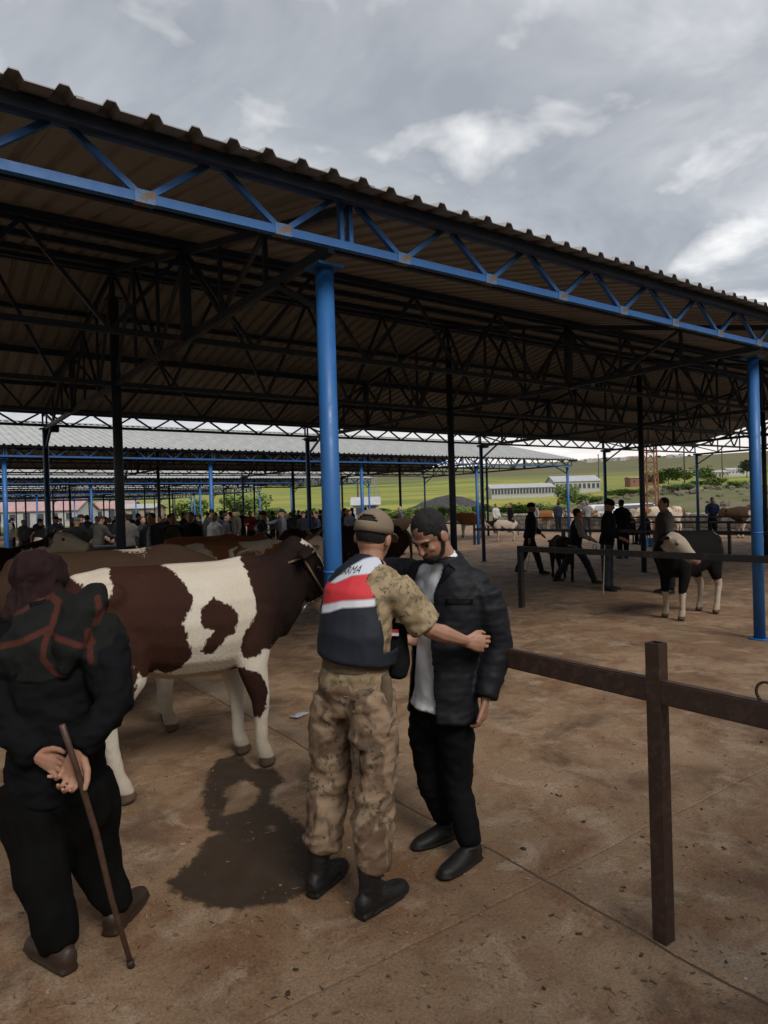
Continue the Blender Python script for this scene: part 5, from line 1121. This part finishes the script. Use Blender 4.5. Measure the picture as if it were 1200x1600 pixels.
# dark soil mound
bm = bmesh.new(); n = 28; rings = []
for i in range(9):
    t = i/8; rings.append([bm.verts.new((9*t*math.cos(k*2*PI/n)*(1+.12*noise.noise(V(k*.5, i*.3, 1))), 5*t*math.sin(k*2*PI/n), max(-.8, (2.7*(1-t**1.7)+.35*noise.noise(V(k*.6, i*.7, 2)))-.4*t))) for k in range(n)])
for r0, r1 in zip(rings, rings[1:]):
    for k in range(n): bm.faces.new((r0[k], r1[k], r1[(k+1) % n], r0[(k+1) % n]))
bmesh.ops.remove_doubles(bm, verts=bm.verts[:], dist=.02)
o = obj('soil_mound', bm, plain('dark_soil', (.045, .042, .042), .95, .3, 1.5, 0, .5), loc=ter(PX(702, 112), 112), rz=-(PI/2-YAW), smooth=True); tag(o, 'dark grey heap of soil behind the bearded man', 'mound')
# buildings
W_ = {'white': plain('whitewash', (.38, .38, .37), .8, .12, 2), 'roofw': plain('pale_metal_roof', (.38, .39, .41), .6, .12, 1), 'pink': plain('faded_pink_roof', (.42, .26, .25), .7, .15, 1), 'stone': plain('tan_render', (.30, .25, .19), .85, .2, 2), 'glass': plain('window_dark', (.05, .06, .075), .2), 'brick': plain('red_brick', (.22, .10, .07), .9, .25, 3)}
def house(x, d, w, dep, h, rh, wall, roof, label, nwin=4, turn=0, wh=.9, ww=.8, door=True, group='buildings beyond the market', zoff=0):
    g = ter(x, d); root = empty('building', g+V(0, 0, zoff-.15), -(PI/2-YAW)+turn); tag(root, label, 'building', group)
    bm = bmesh.new(); box(bm, (-w/2, -dep/2, -1), (w/2, dep/2, h))
    for s in (-1, 1): pass
    g0 = [bm.verts.new(p) for p in ((-w/2+.02, -dep/2, h), (-w/2+.02, dep/2, h), (-w/2+.02, 0, h+rh))]; g1 = [bm.verts.new((w/2-.02, v.co.y, v.co.z)) for v in g0]; bm.faces.new(g0); bm.faces.new(g1[::-1])
    obj('wall', bm, wall, root)
    bm = bmesh.new(); th = math.atan2(rh, dep/2)
    for s in (-1, 1): bar(bm, (-w/2-.3, s*(dep/4+.12), h+rh/2-.02), (w/2+.3, s*(dep/4+.12), h+rh/2-.02), math.hypot(dep/2, rh)+.35, .10, (0, s*math.sin(th), math.cos(th)))
    obj('roof', bm, roof, root)
    for k in range(nwin):
        xx = -w/2+w*(k+.5)/nwin
        if door and k == nwin//2 and nwin < 8:
            bm = bmesh.new(); box(bm, (xx-.45, -dep/2-.04, 0), (xx+.45, -dep/2+.02, 2.0)); obj('door', bm, W_['glass'], root); continue
        bm = bmesh.new(); box(bm, (xx-ww/2, -dep/2-.04, h*.42), (xx+ww/2, -dep/2+.02, h*.42+wh)); wo = obj('window', bm, W_['glass'], root)
        bm = bmesh.new(); box(bm, (xx-ww/2-.1, -dep/2-.09, h*.42-.1), (xx+ww/2+.1, -dep/2+.01, h*.42-.02)); obj('sill', bm, W_['white'], wo)
    return root
house(PX(812, 172), 172, 15.5, 9, 2.6, 1.0, W_['white'], W_['roofw'], 'long white farm building with a row of windows in the fields', 20, 0, 1.2, .55)
house(PX(895, 178), 178, 11.5, 10, 3.2, 1.5, W_['white'], W_['roofw'], 'taller wing at the right end of the long farm building', 10, 0, 1.2, .7)
house(PX(62, 96), 96, 13.5, 7, 2.3, 1.5, W_['white'], W_['pink'], 'low house with faded pink roof behind the left sheds', 7)
house(PX(222, 92), 92, 4.8, 5, 2.4, .5, W_['stone'], W_['roofw'], 'small tan stone house behind the left sheds', 3)
house(PX(185, 104), 104, 5.5, 5, 2.3, 1.0, W_['white'], W_['pink'], 'small pink roofed house left of the tan stone house', 3)
house(PX(572, 82), 82, 3.0, 3, 2.2, .8, W_['white'], W_['roofw'], 'small white hut behind the cap of the soldier', 2)
house(PX(1000, 260), 260, 9, 6, 3.4, .4, W_['brick'], W_['stone'], 'red brick ruin in the fields left of the mast', 3)
house(PX(1155, 400), 400, 16, 8, 3.2, 1.2, W_['white'], W_['roofw'], 'pale long building on the slope by the right column', 8)
house(PX(1118, 380), 380, 12, 8, 2.6, 1.0, W_['stone'], W_['roofw'], 'low grey building on the slope left of the pale long one', 6)
rh_ = random.Random(9)
for k in range(34):
    x = rh_.choice([rh_.uniform(900, 1075), rh_.uniform(915, 1000)]); d = rh_.uniform(1480, 1900)
    house(PX(x, d), d, rh_.uniform(9, 18), 9, rh_.uniform(3, 6), 2, W_[rh_.choice(['white', 'white', 'stone'])], W_[rh_.choice(['roofw', 'pink', 'stone'])], 'tiny house of the village on the far hilltop', 3, rh_.uniform(-.4, .4), 1.6, 1.6, group='houses of the hilltop village')
for k in range(26):
    x = rh_.uniform(880, 1080); d = rh_.uniform(1500, 1950); bush(PX(x, d), d, rh_.uniform(4, 9), rh_.uniform(5, 9), 2, 'dark tree among the houses of the hilltop village', 'tree', 'trees of the hilltop village', 'tree', 1)
# orange lattice mast
g = ter(PX(1018, 33), 33); mast = empty('lattice_mast', V(g.x, g.y, 0), .3); tag(mast, 'rusty orange lattice mast standing beyond the stone wall', 'mast'); mo = paint('rust_orange', (.26, .095, .045), (.12, .06, .04))
H_ = 9.; wb, wt = .30, .16
def mc(i, j, z): k = wb+(wt-wb)*z/H_; return V(i*k, j*k, z)
for i in (-1, 1):
    for j in (-1, 1): bm = bmesh.new(); bar(bm, mc(i, j, -.1), mc(i, j, H_), .06); obj('leg', bm, mo, mast)
ns = 18
for k in range(ns):
    z0, z1 = H_*k/ns, H_*(k+1)/ns
    for (i0, j0), (i1, j1) in (((-1, -1), (1, -1)), ((1, -1), (1, 1)), ((1, 1), (-1, 1)), ((-1, 1), (-1, -1))):
        bm = bmesh.new(); bar(bm, mc(i0, j0, z0), mc(i1, j1, z0), .03); obj('strut', bm, mo, mast)
        bm = bmesh.new(); bar(bm, *((mc(i0, j0, z0), mc(i1, j1, z1)) if k % 2 else (mc(i1, j1, z0), mc(i0, j0, z1))), .025); obj('brace', bm, mo, mast)
# wooden power poles and a pylon
for x, d, h, lab in ((1071, 120, 8.5, 'thin power pole between the two round trees'), (1130, 165, 9, 'thin power pole left of the right column'), (937, 190, 10, 'thin power pole by the far farm building'), (560, 95, 5.5, 'thin power pole behind the blue column')):
    po = empty('power_pole', ter(PX(x, d), d), .4); tag(po, lab, 'pole', 'power poles'); bm = bmesh.new(); pipe(bm, (0, 0, -.3), (0, 0, h), .12, 8); obj('shaft', bm, M['bark'], po); bm = bmesh.new(); bar(bm, (-.9, 0, h-.5), (.9, 0, h-.5), .1); obj('crossarm', bm, M['bark'], po)
py = empty('pylon', ter(PX(586, 210), 210), .2); tag(py, 'grey steel pylon in the fields behind the soldier', 'pylon'); gm = plain('galvanised', (.3, .31, .32), .5, .1, 4, .5)
for i in (-1, 1):
    for j in (-1, 1): bm = bmesh.new(); bar(bm, (i*1.1, j*1.1, -.5), (i*.2, j*.2, 9), .12); obj('leg', bm, gm, py)
for k in range(6):
    z0, z1 = k*1.5, k*1.5+1.5; f = lambda z: 1.1-.1*z
    for s in (-1, 1):
        bm = bmesh.new(); bar(bm, (-f(z0), s*f(z0), z0), (f(z1), s*f(z1), z1), .07); obj('brace', bm, gm, py); bm = bmesh.new(); bar(bm, (s*f(z0), -f(z0), z0), (s*f(z1), f(z1), z1), .07); obj('brace', bm, gm, py)
for z in (7.2, 8.6): bm = bmesh.new(); bar(bm, (-2.2, 0, z), (2.2, 0, z), .12); obj('crossarm', bm, gm, py)
# parked white cars beyond the wall
def car(x, d, turn, label):
    root = empty('parked_car', V(*ter(PX(x, d), d).xy, max(0, ter(PX(x, d), d).z)), -(PI/2-YAW)+turn); tag(root, label, 'car', 'cars parked behind the wall')
    prof = [(-2.1, .35), (-2.15, .75), (-1.95, .95), (-1.55, 1.0), (-1.05, 1.46), (.35, 1.48), (.95, 1.02), (1.95, .9), (2.15, .7), (2.15, .35)]
    bm = bmesh.new(); A_, B_ = [bm.verts.new((x_, -.82+(.12 if z > 1.2 else 0), z)) for x_, z in prof], [bm.verts.new((x_, .82-(.12 if z > 1.2 else 0), z)) for x_, z in prof]
    bm.faces.new(A_[::-1]); bm.faces.new(B_); n = len(prof)
    for k in range(n): bm.faces.new((A_[k], A_[(k+1) % n], B_[(k+1) % n], B_[k]))
    bmesh.ops.recalc_face_normals(bm, faces=bm.faces[:]); bmesh.ops.bevel(bm, geom=bm.edges[:], offset=.05, segments=2, affect='EDGES'); obj('body', bm, plain('white_car_paint', (.62, .64, .66), .25, .03), root, smooth=True)
    for s in (-1, 1):
        bm = bmesh.new(); bm.faces.new([bm.verts.new((x_, s*(.845-(.11 if z > 1.2 else 0)), z)) for x_, z in ((-1.42, 1.03), (-1.0, 1.38), (.30, 1.40), (.78, 1.05))]); obj('side_window', bm, W_['glass'], root)
        for wx in (-1.3, 1.32): bm = bmesh.new(); pipe(bm, (wx, s*.62, .32), (wx, s*.84, .32), .32, 18); wo = obj('wheel', bm, M['black'], root); bm = bmesh.new(); pipe(bm, (wx, s*.84, .32), (wx, s*.855, .32), .19, 14); obj('rim', bm, gm, wo)
    bm = bmesh.new(); bm.faces.new([bm.verts.new(p) for p in ((.42, -.62, 1.44), (.42, .62, 1.44), (.93, .70, 1.06), (.93, -.70, 1.06))]); obj('windscreen', bm, W_['glass'], root, loc=(.03, 0, .02))
car(985, 44, .2, 'white car behind the wall left of the seated men'); car(945, 47, .15, 'white car behind the wall farther left, partly hidden')
car(1004, 49, .3, 'white car behind the wall by the lattice mast')

# ------------------------------------------------------------------ on the ground near the camera
def blob_sheet(name, outline, holes, z, mat, label, cat, step=.011, amp=.026, fr=8):
    P_ = [ground_at(*p).xy for p in outline]; Hs = [[ground_at(*p).xy for p in h] for h in holes]
    xs = [p.x for p in P_]; ys = [p.y for p in P_]; X = np.arange(min(xs)-.1, max(xs)+.1, step); Y = np.arange(min(ys)-.1, max(ys)+.1, step)
    gx, gy = np.meshgrid(X, Y, indexing='ij'); pts = np.stack([gx.ravel(), gy.ravel()], 1)
    d = sdf_poly(pts, P_)
    for h in Hs: d = np.maximum(d, -sdf_poly(pts, h))
    d = d+np.array([noise.noise(V(p[0]*fr, p[1]*fr, 1))*amp+noise.noise(V(p[0]*fr*4, p[1]*fr*4, 2))*amp*.5 for p in pts]); d = d.reshape(gx.shape)
    idx = {}; vs_, fs = [], []
    sdv = []
    def vid(i, j):
        if (i, j) not in idx: idx[i, j] = len(vs_); vs_.append((X[i], Y[j], z)); sdv.append(d[i, j])
        return idx[i, j]
    for i in range(len(X)-1):
        for j in range(len(Y)-1):
            if min(d[i, j], d[i+1, j], d[i, j+1], d[i+1, j+1]) < .05: fs.append((vid(i, j), vid(i+1, j), vid(i+1, j+1), vid(i, j+1)))
    me = bpy.data.meshes.new(name); me.from_pydata(vs_, [], fs); attr(me, 'sd', sdv); o = obj(name, me, mat); tag(o, label, cat); return o
m = Mat('wet_concrete', .3); n = m.noise(7, 6, .65, .3, 'World'); n2 = m.noise(90, 3, .6, 0, 'World'); m.color(m.mix(n2, m.mix(n, (.045, .028, .017), (.075, .048, .029)), (.032, .02, .012))); m.rough(m.ramp(n, [(.35, .45), (.65, .75)])); m.bump(m.math('ADD', n2, n), .25, .006)
al = m.ramp(m.math('ADD', m.math('MULTIPLY', m.math('ADD', m.attr('sd'), m.math('MULTIPLY', m.math('SUBTRACT', m.noise(22, 5, .7, .4, 'World'), .5), .10)), 22), .5), [(.1, .84), (.9, 0)])
m.L.new(al, m.b.inputs['Alpha'])
blob_sheet('puddle', [(340, 1188), (372, 1178), (398, 1202), (428, 1200), (442, 1222), (425, 1236), (422, 1256), (440, 1264), (462, 1285), (495, 1302), (505, 1345), (490, 1392), (430, 1415), (380, 1422), (330, 1415), (285, 1404), (262, 1378), (300, 1345), (318, 1318), (335, 1300), (322, 1278), (318, 1240), (326, 1212)], [[(352, 1232), (385, 1217), (405, 1232), (402, 1252), (384, 1268), (350, 1276)], [(420, 1290), (432, 1292), (430, 1302), (418, 1300)], [(318, 1300), (346, 1297), (345, 1306), (316, 1310)]], .004, m.m, 'dark wet patch on the concrete below the bull', 'puddle')
# crumpled white paper
bm = bmesh.new(); pp = ground_at(467, 1120); g = []
for i in range(7):
    g.append([bm.verts.new((i*.026-.08, j*.022-.05+.01*noise.noise(V(i, j, 4)), .012+.018*(noise.noise(V(i*.7, j*.7, 1))+.5))) for j in range(5)])
for i in range(6):
    for j in range(4): bm.faces.new((g[i][j], g[i+1][j], g[i+1][j+1], g[i][j+1]))
bmesh.ops.solidify(bm, geom=bm.faces[:], thickness=.0015); tag(obj('paper_scrap', bm, plain('paper', (.6, .62, .68), .9, .05), loc=pp, rz=.4), 'crumpled white paper scrap on the ground behind the soldier', 'paper')
# pebbles and dung crumbs one can pick out
rg = random.Random(4)
peb = []
for k in range(4):
    bm = bmesh.new(); bmesh.ops.create_icosphere(bm, subdivisions=1, radius=1)
    for v in bm.verts: v.co *= 1+.35*noise.noise(v.co*1.5+V(k*3, 0, 0)); v.co.z *= .55
    peb.append(mesh_of(bm, 'pebble', True))
pm1, pm2 = plain('pale_pebble', (.42, .38, .32), .9), plain('dark_dung', (.045, .028, .02), .95)
for x, y, s, mt, lab in [(450, 1553, .014, 1, 'dark dung crumb at the bottom edge of the yard'), (808, 1345, .008, 0, 'pale pebble right of the black shoe'), (818, 1327, .018, 1, 'dark dung crumb right of the black shoe'), (912, 1285, .016, 1, 'dark dung crumb left of the rusty post'), (880, 1330, .007, 0, 'pale pebble midway between black shoe and rusty post'), (905, 1378, .007, 0, 'pale pebble nearest the joint left of the rusty post'), (1165, 1530, .008, 0, 'pale pebble in the bottom right corner'), (545, 1325, .011, 0, 'pale chip between the boots of the soldier'), (1190, 1160, .018, 1, 'dark dung crumb under the iron ring'), (862, 1240, .010, 1, 'small dark crumb beyond the shoes of the bearded man')]:
    o = bpy.data.objects.new('pebble' if mt == 0 else 'dung', peb[rg.randrange(4)]); COL.objects.link(o); me = o.data
    if not me.materials: me.materials.append(pm1)
    o.material_slots[0].link = 'OBJECT'; o.material_slots[0].material = (pm1, pm2)[mt]; p = ground_at(x, y); o.location = (p.x, p.y, s*.2); o.scale = (s, s*rg.uniform(.6, 1), s*.7); o.rotation_euler[2] = rg.uniform(0, 6)
    tag(o, lab, ('pebble', 'dung')[mt], ('pebbles on the yard', 'dung crumbs on the yard')[mt])
bm = bmesh.new()
for k in range(1500):
    x, y = rg.uniform(0, 1200), 840+760*rg.random()**1.3; p = ground_at(x, y)
    if p.length > 14: continue
    a = rg.uniform(0, 6); l = rg.uniform(.006, .03); w = rg.uniform(.0012, .003)*(3 if rg.random() < .25 else 1); dv = V(math.cos(a), math.sin(a), 0)
    bar(bm, p-dv*l/2+V(0, 0, .004), p+dv*l/2+V(0, 0, .004+rg.uniform(0, .003)), w, w*.7)
mt = Mat('straw', .9); mt.color(mt.ramp(mt.noise(9, 2, .5, 0, 'World'), [(.35, (.05, .033, .02)), (.5, (.16, .11, .065)), (.65, (.36, .29, .19))]))
tag(obj('straw_bits', bm, mt.m), 'bits of straw and dirt strewn over the yard', 'straw', kind='stuff')
